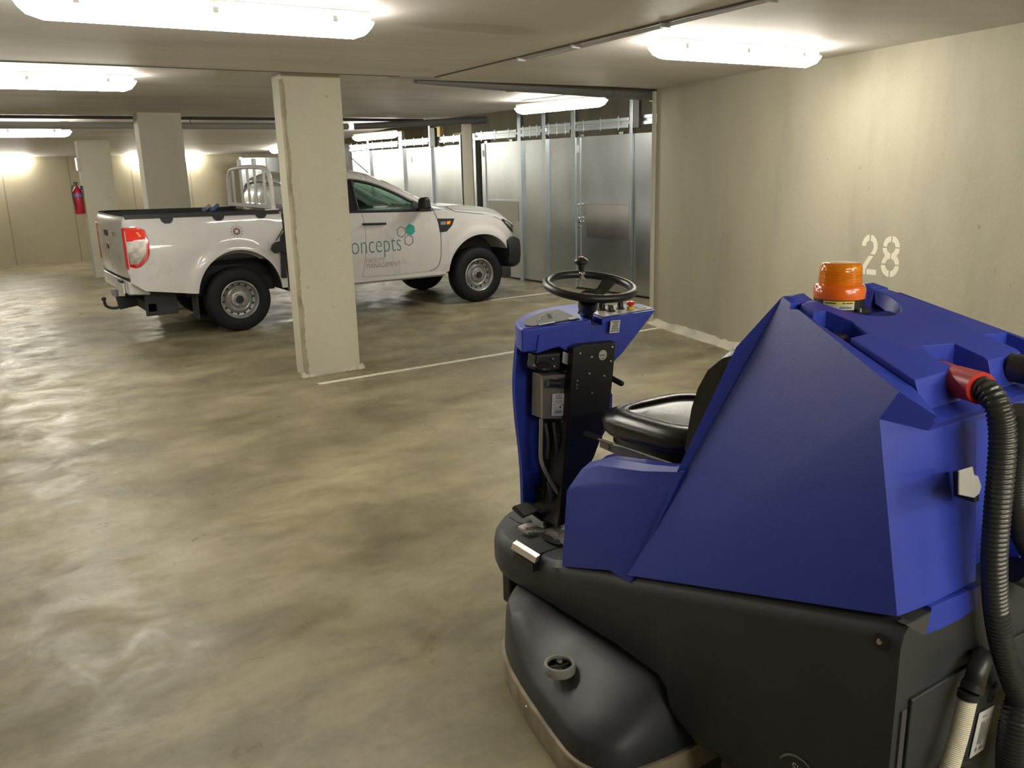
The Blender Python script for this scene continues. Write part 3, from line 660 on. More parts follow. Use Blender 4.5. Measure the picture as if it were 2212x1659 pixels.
em = MB().lathe([(.0, .012), (.062, .0125), (.0, .014)], (0, 0, 0), (-1, 0, 0), 28); em.map(lambda v: (v.x + XR - .049, v.y * 1.1 + YC - .02, v.z * .5 + 1.0)); em.build('emblem_face', simple('emblem_blue', (.05, .06, .12), .3, coat=1), car)
for k, (y, z) in enumerate(((-.55, 1.16), (-.50, 1.16), (-.45, 1.16))): MB().box((XR - .052, YC + y - .018, z - .02), (XR - .044, YC + y + .018, z + .02)).build('tailgate_lettering', 'chrome', car)
# bed liner, floor, rails
MB().box((XR + .08, YC - .80, .82), (3.28, YC + .80, .85)).build('bed_floor', 'liner', car)
for s in (-1, 1):
    MB().loft([[(x, YC + s * .84, .84), (x, YC + s * .80, .84), (x, YC + s * .805, 1.30), (x, YC + s * .82, ztb(x) + .005), (x, YC + s * (side(x, 1.32) - .06), ztb(x) + .03), (x, YC + s * (side(x, 1.32) + .006), ztb(x) + .026), (x, YC + s * (side(x, 1.30) + .010), ztb(x) - .012), (x, YC + s * (side(x, 1.30) - .02), ztb(x) - .0)] for x in xr(XR + .02, 3.29, 12)]).build('rail_cap', 'liner', car)
    for x in (2.055, 2.60, 3.075):
        MB().prism([SY(x - .07, 1.325, .011), SY(x + .07, 1.325, .011), SY(x + .055, 1.285, .011), SY(x + .03, 1.262, .011), SY(x - .03, 1.262, .011), SY(x - .055, 1.285, .011)], (0, .03, 0)).map(lambda v, s=s: (v.x, v.y if s < 0 else 2 * YC - v.y, v.z)).build('rail_tab', 'liner', car, bevel=.004)
MB().box((3.24, YC - .80, .84), (3.29, YC + .80, 1.32)).build('bed_front_panel', 'liner', car)
# cab lower body with doors
zbc = lambda x: interp(x, [(3.3, .44), (3.36, .43), (5.4, .435), (5.5, .47)])
ztc = lambda x: interp(x, [(3.34, 1.28), (4.2, 1.262), (5.2, 1.235), (5.50, 1.235)])
body('cab_body', xr(3.345, 5.47, 60), zbc, ztc, 14, top=lambda x: [(.985, .01), (.94, .012), (.5, .012)])
# front end
zbf = lambda x: interp(x, [(5.4, .47), (6.4, .55), (6.47, .80), (6.62, .86), (6.8, .90)])
ztf = lambda x: smooth(x, [(5.4, 1.232), (5.8, 1.20), (6.15, 1.155), (6.35, 1.105), (6.5, 1.03), (6.65, .97), (6.76, .93)])
hd = lambda x: smooth(x, [(5.4, .055), (5.9, .085), (6.3, .09), (6.5, .10), (6.76, .05)])
body('front_wing', xr(5.472, 6.76, 70, ae), zbf, ztf, 14, top=lambda x: [(.985, .012), (.95, .022), (.9, .03), (.8, .04)])
rg = []
for x in xr(5.47, 6.70, 30):
    w0 = side(x, ztf(x)); z0 = ztf(x); h = hd(x)
    rg.append([Vector((x, YC - w0 * f_, z0 + h * g_ + .004)) for f_, g_ in ((.90, .28), (.86, .45), (.80, .75), (.72, .98), (.55, 1.0), (.3, 1.12), (0, 1.18))] + [Vector((x, YC + w0 * f_, z0 + h * g_ + .004)) for f_, g_ in ((.3, 1.12), (.55, 1.0), (.72, .98), (.80, .75), (.86, .45), (.90, .28))] + [Vector((x, YC + w0 * .5, z0 - .05)), Vector((x, YC - w0 * .5, z0 - .05))])
MB().loft(rg).build('bonnet', 'carwhite', car, ang=40)
# greenhouse: roof, windows, pillars
ztop = lambda x: smooth(x, [(3.36, 1.50), (3.40, 1.66), (3.46, 1.725), (3.60, 1.768), (3.9, 1.795), (4.2, 1.79), (4.45, 1.755), (4.65, 1.685), (4.9, 1.565), (5.2, 1.41), (5.50, 1.255)])
zwin = lambda x: smooth(x, [(3.36, 1.45), (3.5, 1.60), (3.7, 1.655), (4.1, 1.665), (4.35, 1.645), (4.6, 1.575), (4.85, 1.46), (5.1, 1.32), (5.24, 1.245), (5.5, 1.23)])
def gh(x, z):      # half width of the greenhouse
    return lerp(.885, .70, (z - 1.25) / .50)
belt = lambda x: ztc(x) + .005
st = xr(3.40, 5.50, 70, [4.275, 3.42])
def gring(x, k0, k1, both=True):
    b0, w1, t0 = belt(x), max(zwin(x), belt(x) + .012), max(ztop(x), belt(x) + .02)
    q = [(gh(x, b0), b0), (gh(x, w1), w1), (gh(x, w1) - .012, lerp(w1, t0, .35)), (gh(x, w1) - .045, lerp(w1, t0, .62)), (gh(x, w1) - .12, lerp(w1, t0, .84)), (.42, lerp(w1, t0, .97)), (0, t0)]
    return [Vector((x, YC - a, z)) for a, z in q[k0:k1 + 1]]
def mirror(mb): return MB().add([(v.x, 2 * YC - v.y, v.z) for v in mb.v], mb.f)
def both(mb): m2 = mirror(mb); mb.add(m2.v, m2.f); return mb
def shell(mb, name, m, th=.012):
    o = mb.build(name, m, car, ang=40); md = o.modifiers.new('t', 'SOLIDIFY'); md.thickness = th; md.offset = -1; return o
shell(both(MB().loft([gring(x, 1, 6) for x in st if x <= 4.46], closed=False)), 'roof', 'carwhite', .02)
pl_ = MB().loft([gring(x, 1, 4) for x in st if x >= 4.44], closed=False); shell(mirror(pl_), 'windscreen_pillar', 'carwhite', -.02); shell(pl_, 'windscreen_pillar', 'carwhite', .02)
shell(both(MB().loft([gring(x, 4, 6) for x in st if x >= 4.46], closed=False)), 'windscreen', 'glass', .004)
sg_ = MB().loft([gring(x, 0, 1) for x in st if 4.27 <= x <= 5.26], closed=False); mirror(sg_).build('side_window', 'glass', car); sg_.build('side_window', 'glass', car)
for q_, n_, m_ in ((MB().loft([[q + Vector((0, -.002, 0)) for q in gring(x, 0, 1)] for x in st if 3.60 <= x <= 4.28], closed=False), 'quarter_window', 'darkglass'), (MB().loft([gring(x, 0, 1) for x in st if x <= 3.62], closed=False), 'rear_pillar', 'carwhite')):
    mirror(q_).build(n_, m_, car); q_.build(n_, m_, car)
# black window surround
for s in (-1, 1):
    up = [Vector((x, YC + s * (gh(x, zwin(x)) + .004), zwin(x) - .012)) for x in st if 3.66 <= x <= 5.16]
    lo = [Vector((x, YC + s * (gh(x, belt(x)) + .006), belt(x) + .012)) for x in st if 3.62 <= x <= 5.26]
    MB().tube(up, .017, 8).build('window_surround', 'carblack', car); MB().tube(lo, .017, 8).build('window_surround', 'carblack', car)
    x_ = 4.30; MB().tube([Vector((x_ - .03, YC + s * (gh(x_, belt(x_)) + .003), belt(x_))), Vector((x_ - .07 + .03, YC + s * (gh(x_, zwin(x_)) + .003), zwin(x_)))], .02, 8).build('window_surround', 'carblack', car)
    # triangle in front of the window, mirror base
    MB().prism([Vector((4.98, YC + s * (gh(5, 1.25) + .012), 1.25)), Vector((5.26, YC + s * (gh(5, 1.25) + .012), 1.245)), Vector((5.02, YC + s * (gh(5, 1.37) + .010), 1.38))], (0, s * .012, 0)).build('mirror_mount', 'carblack', car)
    mbm = MB().hull([(5.00, YC + s * 1.0, 1.27), (5.20, YC + s * .96, 1.26), (5.02, YC + s * 1.0, 1.41), (5.15, YC + s * .97, 1.42), (5.04, YC + s * 1.14, 1.27), (5.15, YC + s * 1.12, 1.27), (5.05, YC + s * 1.14, 1.42), (5.13, YC + s * 1.12, 1.415)])
    mbm.build('door_mirror', 'carblack', car, bevel=.03)
    MB().tube([(5.10, YC + s * .88, 1.27), (5.09, YC + s * 1.0, 1.29)], .028, 10).build('mirror_arm', 'carblack', car)
# rear cab wall and window
MB().hull([(3.39, YC - .88, 1.22), (3.39, YC + .88, 1.22), (3.40, YC - .80, 1.50), (3.40, YC + .80, 1.50), (3.46, YC - .68, 1.70), (3.46, YC + .68, 1.70), (3.42, YC - .88, 1.22), (3.42, YC + .88, 1.22), (3.50, YC - .66, 1.71), (3.50, YC + .66, 1.71)]).build('cab_rear_wall', 'carwhite', car, bevel=.03)
MB().hull([(3.385, YC - .70, 1.33), (3.385, YC + .70, 1.33), (3.44, YC - .62, 1.66), (3.44, YC + .62, 1.66), (3.40, YC - .70, 1.33), (3.40, YC + .70, 1.33), (3.455, YC - .62, 1.66), (3.455, YC + .62, 1.66)]).build('rear_window', 'reardglass', car, bevel=.01)
# interior
MB().hull([(5.0, YC - .75, .9), (5.45, YC - .75, .9), (4.98, YC - .75, 1.20), (5.40, YC - .78, 1.23), (5.0, YC + .75, .9), (5.45, YC + .75, .9), (4.98, YC + .75, 1.20), (5.40, YC + .78, 1.23)]).build('dashboard', 'interior', car, bevel=.03)
for yy in (YC - .40, YC + .40):
    s_ = MB().hull([(4.0, yy - .25, .75), (4.5, yy - .25, .75), (4.0, yy + .25, .75), (4.5, yy + .25, .75), (4.0, yy - .25, .9), (4.5, yy - .25, .92), (4.0, yy + .25, .9), (4.5, yy + .25, .92)])
    s_.hull([(3.95, yy - .24, .85), (4.1, yy - .24, .85), (3.95, yy + .24, .85), (4.1, yy + .24, .85), (3.80, yy - .2, 1.38), (3.90, yy - .2, 1.38), (3.80, yy + .2, 1.38), (3.90, yy + .2, 1.38)])
    s_.hull([(3.78, yy - .11, 1.40), (3.88, yy - .11, 1.40), (3.78, yy + .11, 1.40), (3.88, yy + .11, 1.40), (3.76, yy - .10, 1.58), (3.84, yy - .10, 1.58), (3.76, yy + .10, 1.58), (3.84, yy + .10, 1.58)])
    s_.build('seat', 'seatcloth', car, bevel=.03)
tw = MB(); pts = [Vector((4.80, YC + .40, 1.14)) + Vector((-.06 * math.sin(a), .19 * math.cos(a), .18 * math.sin(a))) for a in [k * math.pi / 12 for k in range(25)]]; tw.tube(pts, .016, 8, False); tw.tube([(4.80, YC + .4, 1.14), (5.05, YC + .4, 1.05)], .04, 10); tw.build('steering_wheel', 'interior', car)
MB().hull([(4.72, YC - .10, 1.60), (4.72, YC + .10, 1.60), (4.70, YC - .10, 1.655), (4.70, YC + .10, 1.655), (4.74, YC - .09, 1.6), (4.74, YC + .09, 1.65)]).build('interior_mirror', 'interior', car)
MB().box((3.5, YC - .78, .45), (5.2, YC + .78, .52)).build('cab_floor', 'interior', car)
# sill, underbody
for s in (-1, 1):
    MB().loft([[(x, YC + s * (side(x, .44) + .004), .455), (x, YC + s * (side(x, .44) + .008), .425), (x, YC + s * (side(x, .44) - .03), .40), (x, YC + s * .80, .405), (x, YC + s * .80, .46)] for x in (3.34, 4.4, 5.42)]).build('sill', 'carwhite2', car)
    MB().box((1.9, YC + s * .42 - .04, .42), (6.5, YC + s * .42 + .04, .54)).build('chassis_rail', 'liner', car)
MB().box((3.36, YC - .80, .39), (5.42, YC + .80, .43)).build('underbody', 'liner', car)
for cx in (2.765, 5.975):
    for s in (-1, 1):
        rg = []
        for k in range(25):
            a = math.pi * k / 24; x = cx - .50 * math.cos(a); z = .43 + .495 * math.sin(a)
            rg.append([(x, YC + s * .86, z), (x, YC + s * .45, z), (x, YC + s * .45, z + .015), (x, YC + s * .86, z + .012)])
        MB().loft(rg, ang if False else True).build('wheel_arch_liner', 'liner', car)
    for s in (-1, 1): MB().prism([(cx - .52, YC + s * .48, .40)] + [(cx - .52 * math.cos(math.pi * k / 16), YC + s * .48, .43 + .51 * math.sin(math.pi * k / 16)) for k in range(17)] + [(cx + .52, YC + s * .48, .40)], (0, s * .01, 0)).build('inner_arch', 'liner', car)
    MB().tube([(cx, YC - .7, .36), (cx, YC + .7, .36)], .05, 12).build('axle', 'liner', car)
# mudflaps
for s in (-1, 1): MB().box((2.27, YC + s * .885 - .0, .19), (2.285, YC + s * .64, .62)).build('mudflap', 'carblack', car)
# wheels
def wheel(cx, s):
    t = bpy.data.objects.new('wheel', None)
    y0 = YC + s * .78; out = Vector((0, s, 0)); o = (cx, y0, .365)
    ty = MB().lathe([(.215, -.11), (.26, -.125), (.33, -.125), (.355, -.105), (.365, -.06), (.366, 0), (.365, .06), (.355, .105), (.33, .125), (.26, .128), (.222, .115), (.212, .09)], o, out, 48).build('tyre', 'rubber', car, ang=50)
    rim = MB().lathe([(.218, .118), (.210, .122), (.200, .112), (.192, .085), (.188, .05), (.165, .045), (.150, .06), (.128, .078), (.118, .072), (.110, .055), (.098, .055), (.090, .075), (.070, .082), (.052, .080), (.050, .10), (.040, .105), (0, .105)], o, out, 48).build('steel_rim', 'steel', car, ang=30)
    rim.parent = ty; 
    for k in range(14):
        a = 2 * math.pi * k / 14 + .1; c = Vector(o) + out * .046 + Vector((math.cos(a), 0, math.sin(a))) * .172
        h_ = MB().lathe([(0, 0), (.0125, 0), (.0125, .006), (0, .006)], c, out, 10); hb = h_.build('rim_hole', 'carblack', car, smooth=False); hb.parent = ty
    for k in range(6):
        a = 2 * math.pi * k / 6; c = Vector(o) + out * .080 + Vector((math.cos(a), 0, math.sin(a))) * .068
        hb = MB().lathe([(0, 0), (.011, 0), (.010, .016), (0, .018)], c, out, 8).build('wheel_nut', 'chrome', car); hb.parent = ty
    hb = MB().lathe([(0, .0), (.046, 0), (.040, .012), (0, .013)], Vector(o) + out * .103, out, 16).build('hub_cap', 'carblack', car); hb.parent = ty
    return ty
for cx in (2.745, 5.945):
    for s in (-1, 1): wheel(cx, s)
# tail lamps
def side_patch(pts, m, name, out=.004, th=.02, par=None, bevel=0):
    mb = MB(); n = len(pts)
    a = [SY(x, z, out) for x, z in pts]; b_ = [SY(x, z, out - th) for x, z in pts]
    mb.add(a + b_, [tuple(range(n)), tuple(range(n, 2 * n))[::-1]] + [(i, i + n, (i + 1) % n + n, (i + 1) % n) for i in range(n)])
    return mb.build(name, m, car if par is None else par, bevel=bevel, smooth=False)
def sp(px, py, y=YC - .925): v = P(px, py, y=y); return (v.x, v.z)
tlp = [(268, 493), (300, 492), (314, 497), (322, 520), (324, 545), (320, 560), (305, 576), (296, 580), (281, 578), (274, 545)]
def tlx(pl): return [(max(q[0], XR + .006), q[1]) for q in (sp(*p_) for p_ in pl)]
tl = side_patch(tlx(tlp), 'redlens', 'tail_lamp', .012, .04, bevel=.006)
q_ = [side_patch(tlx([(270, 496), (300, 495), (311, 499), (315, 517), (272, 521)]), 'redlens2', 'brake_lens', .017, .01),
      side_patch(tlx([(294, 502), (299, 502), (306, 511), (302, 513)]), 'orangelens', 'indicator_lens', .019, .01),
      side_patch(tlx([(273, 523), (315, 519), (316, 545), (312, 558), (299, 571), (283, 572), (277, 545)]), 'clearlens', 'reversing_lens', .017, .01)]
for q in q_: q.parent = tl
MB().box((XR - .02, YC - .925 + .06, .80), (XR + .02, YC - .925 + .12, 1.24)).map(lambda v: (v.x, v.y + .01, v.z)).build('tail_lamp_return', 'redlens', car, bevel=.01)
MB().box((XR - .02, YC + .82, .80), (XR + .04, YC + .89, 1.24)).build('tail_lamp', 'redlens', car, bevel=.01)
# rear bumper, plate, tow bar
MB().hull([(XR - .02, YC - .80, .66), (XR - .02, YC + .80, .66), (XR - .02, YC - .80, .52), (XR - .02, YC + .80, .52), (XR + .15, YC - .85, .66), (XR + .15, YC + .85, .66), (XR + .2, YC - .8, .50), (XR + .2, YC + .8, .50), (XR - .03, YC - .5, .60), (XR - .03, YC + .5, .60)]).build('rear_bumper', 'carwhite', car, bevel=.02)
MB().box((XR - .045, YC - .62, .52), (XR - .03, YC - .14, .63)).build('number_plate', 'label', car)
MB().box((XR - .05, YC - .55, .632), (XR - .02, YC - .35, .655)).build('plate_lamp', 'carblack', car)
MB().box((1.78, YC - .72, .30), (1.88, YC + .60, .40)).build('tow_bar_beam', 'liner', car, bevel=.008)
for yy in (-.70, .5): MB().box((1.76, YC + yy - .02, .26), (2.1, YC + yy + .02, .55)).build('tow_bar_bracket', 'liner', car, bevel=.008)
MB().hull([(1.80, YC - .06, .30), (1.80, YC + .06, .30), (1.60, YC - .05, .27), (1.60, YC + .05, .27), (1.80, YC - .06, .40), (1.80, YC + .06, .40), (1.58, YC - .05, .42), (1.58, YC + .05, .42)]).build('tow_neck', 'liner', car, bevel=.01)
MB().tube(catmull([(1.66, YC, .31), (1.55, YC, .29), (1.47, YC, .32), (1.45, YC, .38)]), .017, 10).ball((1.45, YC, .405), .026).build('tow_hook', 'liner', car)
MB().box((1.56, YC + .04, .42), (1.62, YC + .16, .50)).build('tow_socket', 'steel', car, bevel=.006)
# front: bumper, lamp, grille
rg = []
for x in xr(6.40, 6.83, 16):
    w0 = smooth(x, [(6.38, .945), (6.5, .94), (6.62, .87), (6.74, .70), (6.83, .42)]); zb_ = interp(x, [(6.4, .47), (6.5, .42), (6.83, .44)]); zt_ = interp(x, [(6.4, .79), (6.5, .84), (6.62, .80), (6.83, .72)])
    r_ = [Vector((x, YC - w0 * f_, lerp(zb_, zt_, g_))) for f_, g_ in ((.90, 0), (.97, .12), (1, .4), (1, .8), (.97, 1))]
    rg.append(r_ + [Vector((q.x, 2 * YC - q.y, q.z)) for q in r_[::-1]])
MB().loft(rg).build('front_bumper', 'carblack', car, ang=40)
MB().hull([(6.70, YC - .5, .80), (6.80, YC - .42, .80), (6.70, YC + .5, .80), (6.80, YC + .42, .80), (6.66, YC - .5, .99), (6.74, YC - .42, .97), (6.66, YC + .5, .99), (6.74, YC + .42, .97)]).build('grille', 'carblack', car, bevel=.01)
for s in (-1, 1):
    f = lambda v, s=s: (v.x, v.y if s < 0 else 2 * YC - v.y, v.z)
    hl = MB().loft([[SY(x, z1_, .006), SY(x, lerp(z1_, z0_, .5), .008), SY(x, z0_, .006), SY(x, z0_, -.05), SY(x, z1_, -.05)] for x, z1_, z0_ in ((6.33, 1.085, 1.075), (6.38, 1.075, 1.02), (6.45, 1.045, .96), (6.52, 1.01, .905), (6.58, .985, .885), (6.64, .965, .885), (6.70, .945, .885))]).map(f).build('headlamp', 'darkglass', car)
    i1 = MB().loft([[SY(x, z1_, .011), SY(x, z0_, .011), SY(x, z0_, .0), SY(x, z1_, .0)] for x, z1_, z0_ in ((6.39, 1.062, 1.03), (6.46, 1.025, .985), (6.52, .99, .95))]).map(f).build('lamp_reflector', 'chrome', car); i1.parent = hl
    i2 = MB().loft([[SY(x, z1_, .011), SY(x, z0_, .011), SY(x, z0_, .0), SY(x, z1_, .0)] for x, z1_, z0_ in ((6.53, .965, .925), (6.60, .945, .905), (6.66, .93, .90))]).map(f).build('lamp_reflector', 'clearlens', car); i2.parent = hl
MB().box((6.30, YC - .90, .30), (6.45, YC - .62, .44)).build('splash_guard', 'liner', car, bevel=.01)
# wing vent with indicator
vp = [sp(946, 472), sp(983, 472), sp(977, 487), sp(965, 500), sp(950, 502)]
v = side_patch(vp, 'carblack', 'wing_vent', .006, .02, bevel=.004)
o_ = side_patch([sp(966, 478), sp(974, 477), sp(972, 484), sp(965, 485)], 'orangelens', 'side_indicator', .009, .006); o_.parent = v
o_ = side_patch([sp(952, 479), sp(964, 478), sp(963, 485), sp(952, 486)], 'inkg', 'vent_badge', .009, .004); o_.parent = v
# door handle, seams
MB().tube([SY(4.29, 1.128, .03), SY(4.60, 1.118, .03)], .014, 10).build('door_handle', 'carblack', car)
def sline(pts, r=.0035, m='seam', name='door_gap'): return MB().tube([SY(x, z, -.0005) for x, z in pts], r, 6).build(name, m, car)
sline(catmull([sp(782, 455), sp(789, 490), sp(790, 540), sp(788, 575), sp(784, 598)], 8), .003, 'seamsoft')
sline(catmull([sp(930, 440), sp(940, 458), sp(950, 490), sp(953, 530), sp(952, 560), sp(945, 578), sp(930, 586)], 8), .0045)
sline([sp(784, 598), sp(850, 594), sp(930, 586)], .003, 'seamsoft')
sline([sp(965, 446), sp(985, 457), sp(1040, 462), sp(1075, 470), sp(1090, 478)], .004, 'seam', 'bonnet_gap')
sline(catmull([(3.33, 1.30), (3.33, .9), (3.33, .46)], 4), .012, 'seam', 'cab_gap')
# body lettering
def deco(mb, name, m, x0, x1, z0, z1, par=None, shear=0.0):
    xs = [v.x for v in mb.v]; ys = [v.y for v in mb.v]; a, b_, c, d = min(xs), max(xs), min(ys), max(ys)
    mb.v = [SY(lerp(x0, x1, (v.x - a) / (b_ - a)), lerp(z0, z1, (v.y - c) / (d - c)), .0016 + (.001 if v.z > 0 else 0)) for v in mb.v]
    return mb.build(name, m, car, smooth=False)
YS = YC - .925
a0, a1, b0_, b1_ = P(759, 546, y=YS), P(866, 541, y=YS), P(759, 515, y=YS), P(866, 500, y=YS)
wx0, wx1 = P(759, 530, y=YS).x, P(866, 528, y=YS).x
full = 'concepts'; deco(text_mb(full, 1, 0.001, -0.018), 'door_lettering', 'tealdark', wx0 - (wx1 - wx0) * .145, wx1, P(833, 556, y=YS).z, P(850, 515, y=YS).z)
for s_, y0_, y1_, xa, xb in (('FACILITY', 566.5, 557.5, 792, 832), ('MANAGEMENT', 577.5, 566.5, 792.5, 866)):
    mx_ = (xa + xb) / 2
    deco(text_mb(s_, 1, 0.001, -0.012), 'door_lettering', 'greytext2', P(xa, 570, y=YS).x, P(xb, 570, y=YS).x, P(mx_, y0_, y=YS).z, P(mx_, y1_, y=YS).z)
def hexa(cx, cy, r, fill, m, w_=2.0, rot=8):
    pts = [sp(cx + r * .9 * math.cos(math.radians(60 * k + 30 - rot)), cy + r * 1.05 * math.sin(math.radians(60 * k + 30 - rot))) for k in range(6)]
    mb = MB()
    if fill: mb.add([SY(x, z, .002) for x, z in pts], [tuple(range(6))[::-1]])
    else:
        c = (sum(p_[0] for p_ in pts) / 6, sum(p_[1] for p_ in pts) / 6); k_ = 1 - w_ / r
        inn = [(c[0] + (x - c[0]) * k_, c[1] + (z - c[1]) * k_) for x, z in pts]
        mb.add([SY(x, z, .002) for x, z in pts + inn], [(k, (k + 1) % 6, (k + 1) % 6 + 6, k + 6) for k in range(6)])
    mb.build('hexagon_logo', m, car, smooth=False)
hexa(886.5, 496, 12, True, 'teal'); hexa(867, 501, 12, False, 'greytext'); hexa(883, 519, 12, False, 'greytext')
# round sticker on the bed
c_ = sp(512, 500); mb = MB()
for k in range(12):
    a = 2 * math.pi * k / 12; x, z = c_[0] + .062 * math.cos(a), c_[1] + .062 * math.sin(a); r_ = .006
    mb.prism([SY(x - r_, z - r_, .002), SY(x + r_, z - r_, .002), SY(x + r_, z + r_, .002), SY(x - r_, z + r_, .002)], (0, -.0005, 0))
mb.build('sticker_rays', 'greytext', car, smooth=False)
MB().add([SY(c_[0] + .042 * math.cos(2 * math.pi * k / 24), c_[1] + .042 * math.sin(2 * math.pi * k / 24), .002) for k in range(24)], [tuple(range(24))]).build('round_sticker', simple('sticker_brown', (.22, .12, .10), .5), car, smooth=False)
MB().add([SY(c_[0] + .026 * math.cos(2 * math.pi * k / 5 + j * .63) * (1 if j == 0 else .5), c_[1] + .026 * math.sin(2 * math.pi * k / 5 + j * .63) * (1 if j == 0 else .5), .003) for k in range(5) for j in (0, 1)], [tuple(range(10))]).build('sticker_star', 'label', car, smooth=False)
# aerial
MB().tube([P(795, 373, y=YC - .5), P(757, 340, y=YC - .5)], .006, 6).build('aerial', 'cable', car)
# ladder rack behind the cab
rk = thing('ladder_rack', (3.24, YC, 1.33), 'white tubular headboard rack standing at the front of the pickup bed', 'rack')
X_ = 3.235
fr = catmull([(X_, YC + .86, 1.38), (X_, YC + .86, 1.55), (X_, YC + .84, 1.70), (X_, YC + .72, 1.80), (X_, YC + .5, 1.825), (X_, YC, 1.835), (X_, YC - .5, 1.825), (X_, YC - .72, 1.80), (X_, YC - .84, 1.70), (X_, YC - .86, 1.55), (X_, YC - .86, 1.38)], 8)
MB().tube(fr, .025, 10).build('frame', 'rack', rk)
MB().box((X_ - .025, YC - .88, 1.358), (X_ + .025, YC + .88, 1.40)).build('base_rail', 'rack', rk, bevel=.004)
for yy in (.62, .28, 0.0, -.28, -.62): MB().tube([(X_, YC + yy, 1.37), (X_, YC + yy, 1.82 - .02 * abs(yy))], .017, 8).build('bar', 'rack', rk)
for yy in (-.3, .3): MB().box((X_ - .02, YC + yy - .03, 1.82), (X_ + .02, YC + yy + .03, 1.93)).build('ladder_stop', 'rack', rk, bevel=.004)
for s in (-1, 1): MB().box((X_ - .1, YC + s * .88 - .03, 1.346), (X_ + .05, YC + s * .88 + .03, 1.36)).build('foot', 'rack', rk, bevel=.004)
# gloves clipped over the bed rail
for k, (px_, lb) in enumerate(((440, 'pale blue handled tool leaning over the bed rail, left of two'), (458, 'dark blue handled tool leaning over the bed rail, right of two'))):
    a = P(px_, 455, y=YC - .88); b_ = P(px_ + 14, 443 - k * 1.5, y=YC - .86)
    t = thing('hand_tool', tuple(a), lb, 'tool')
    MB().tube(catmull([a + Vector((0, .0, -.0)), a + Vector((0, 0, .006)), a.lerp(b_, .5), b_], 6), [.012] * 6 + [.018] * 6 + [.02] * 6 + [.012], 8).build('handle', 'inkg' if k == 0 else 'bluerag', t)
    MB().hull([a + Vector((x_, y_, z_)) for y_ in (-.015, .015) for x_, z_ in ((-.025, .0), (.035, .0), (.03, .03), (-.01, .04))]).build('grip', 'bluerag', t, bevel=.008)
# black carrier hanging at the cab corner
t = thing('tool_clamp', tuple(P(600, 530, y=YC - .98)), 'black clamp arm hanging on the bed side beside the near column', 'clamp')
c0 = [P(*q, y=YC - .945) for q in ((586, 530), (592, 523), (604, 521), (612, 517), (616, 550), (604, 542), (592, 547), (584, 540))]
MB().prism(c0, (0, -.07, 0)).build('jaw', 'carblack', t, bevel=.012)
MB().prism([P(*q, y=YC - .95) for q in ((604, 510), (614, 498), (618, 600), (607, 600))], (0, -.04, 0)).build('backplate', 'carblack', t, bevel=.006)
MB().tube([P(596, 520, y=YC - .97), P(612, 493, y=YC - .97)], .006, 6).build('strut', 'carblack', t)

# ================================================================== ride-on floor scrubber
XC = 1.94; XL = 1.55
mc = thing('floor_scrubber', (XC, 1.75, 0), 'blue and dark grey ride-on floor scrubber standing in the right foreground', 'cleaning machine')
def YZ(px, py, x): v = P(px, py, x=x); return (v.y, v.z)
# chassis, lofted from rear to front
def cz_top(y): return interp(y, [(.90, .812), (.94, .815), (1.77, .575), (2.11, .483), (2.20, .455), (2.27, .447), (2.80, .40)])
def cz_low(y): return interp(y, [(.90, .14), (1.20, .14), (1.30, .16), (1.40, .165), (1.48, .155), (1.555, .185), (1.585, .20), (1.60, .255), (1.64, .292), (1.83, .300), (2.20, .285), (2.55, .262), (2.80, .27)])
def cw(y):
    if y < 2.42: return XC - XL
    t = min(1, (y - 2.42) / .34); return (XC - XL) * (.22 + .78 * math.sqrt(max(0, 1 - t * t)))
rg = []
for y in xr(.905, 2.76, 60, [.915, .93, 1.585, 1.60, 2.70, 2.73, 2.75]):
    w_, a, b_ = cw(y), cz_low(y), cz_top(y); rg_ = []
    e = .03 if y > .92 else .015
    sec = [(0, a), (w_ - .05, a), (w_ - .012, a + .01), (w_, a + .04), (w_, b_ - .055), (w_ - .008, b_ - .025), (w_ - .03, b_ - .004), (w_ - .055, b_), (0, b_)]
    rg.append([Vector((XC - x, y, z)) for x, z in sec] + [Vector((XC + x, y, z)) for x, z in sec[::-1]])
pockets = [MB().box((XC - .29, 2.60, .405), (XC + .29, 2.68, .6)), MB().box((1.52, 2.245, .38), (1.60, 2.375, .425))]
MB().loft(rg).build('chassis', 'slate', mc, ang=32)
# rear panel with recess line, bolt, badge
MB().box((1.60, .896, .16), (2.28, .906, .62)).build('rear_panel', 'slate', mc, bevel=.004)
MB().box((1.572, .900, .15), (1.590, .9045, .60)).build('panel_gap', 'seam', mc)
bp = P(1203 + 700, 1385, x=XL - .002)
bl = MB().lathe([(0, 0), (.017, 0), (.020, .003), (.017, .004), (0, .004)], bp, (-1, 0, 0), 20).build('bolt_recess', 'blackp', mc)
MB().lathe([(0, .004), (.007, .004), (.006, .008), (0, .008)], bp, (-1, 0, 0), 8).build('bolt', 'chrome', mc)
# badge on the flank: ring and lettering
bc = P(1724, 1682, x=XL - .001); rb = .062
mb = MB()
for r0, r1, a0_, a1_ in ((rb, rb - .006, 20, 205),):
    n_ = 40; vs = []; fs = []
    for k in range(n_ + 1):
        a = math.radians(lerp(a0_, a1_, k / n_)); tt = min(1, 4 * (1 - abs(2 * k / n_ - 1)))
        for r_ in (r0, r0 - (r0 - r1) * (.3 + .7 * tt)): vs.append(bc + Vector((-.001, r_ * math.cos(a) * -1 * -1, r_ * math.sin(a))))
    fs = [(2 * k, 2 * k + 1, 2 * k + 3, 2 * k + 2) for k in range(n_)]
    mb.add(vs, fs)
mb.build('badge_ring', 'inkg', mc, smooth=False)
fit(text_mb('SION', 1, .0005), P(1711, 1662, x=XL - .002), (0, -1, 0), (0, 0, 1), .062, .022, (-1, 0, 0)).build('badge_lettering', 'labelg', mc, smooth=False)
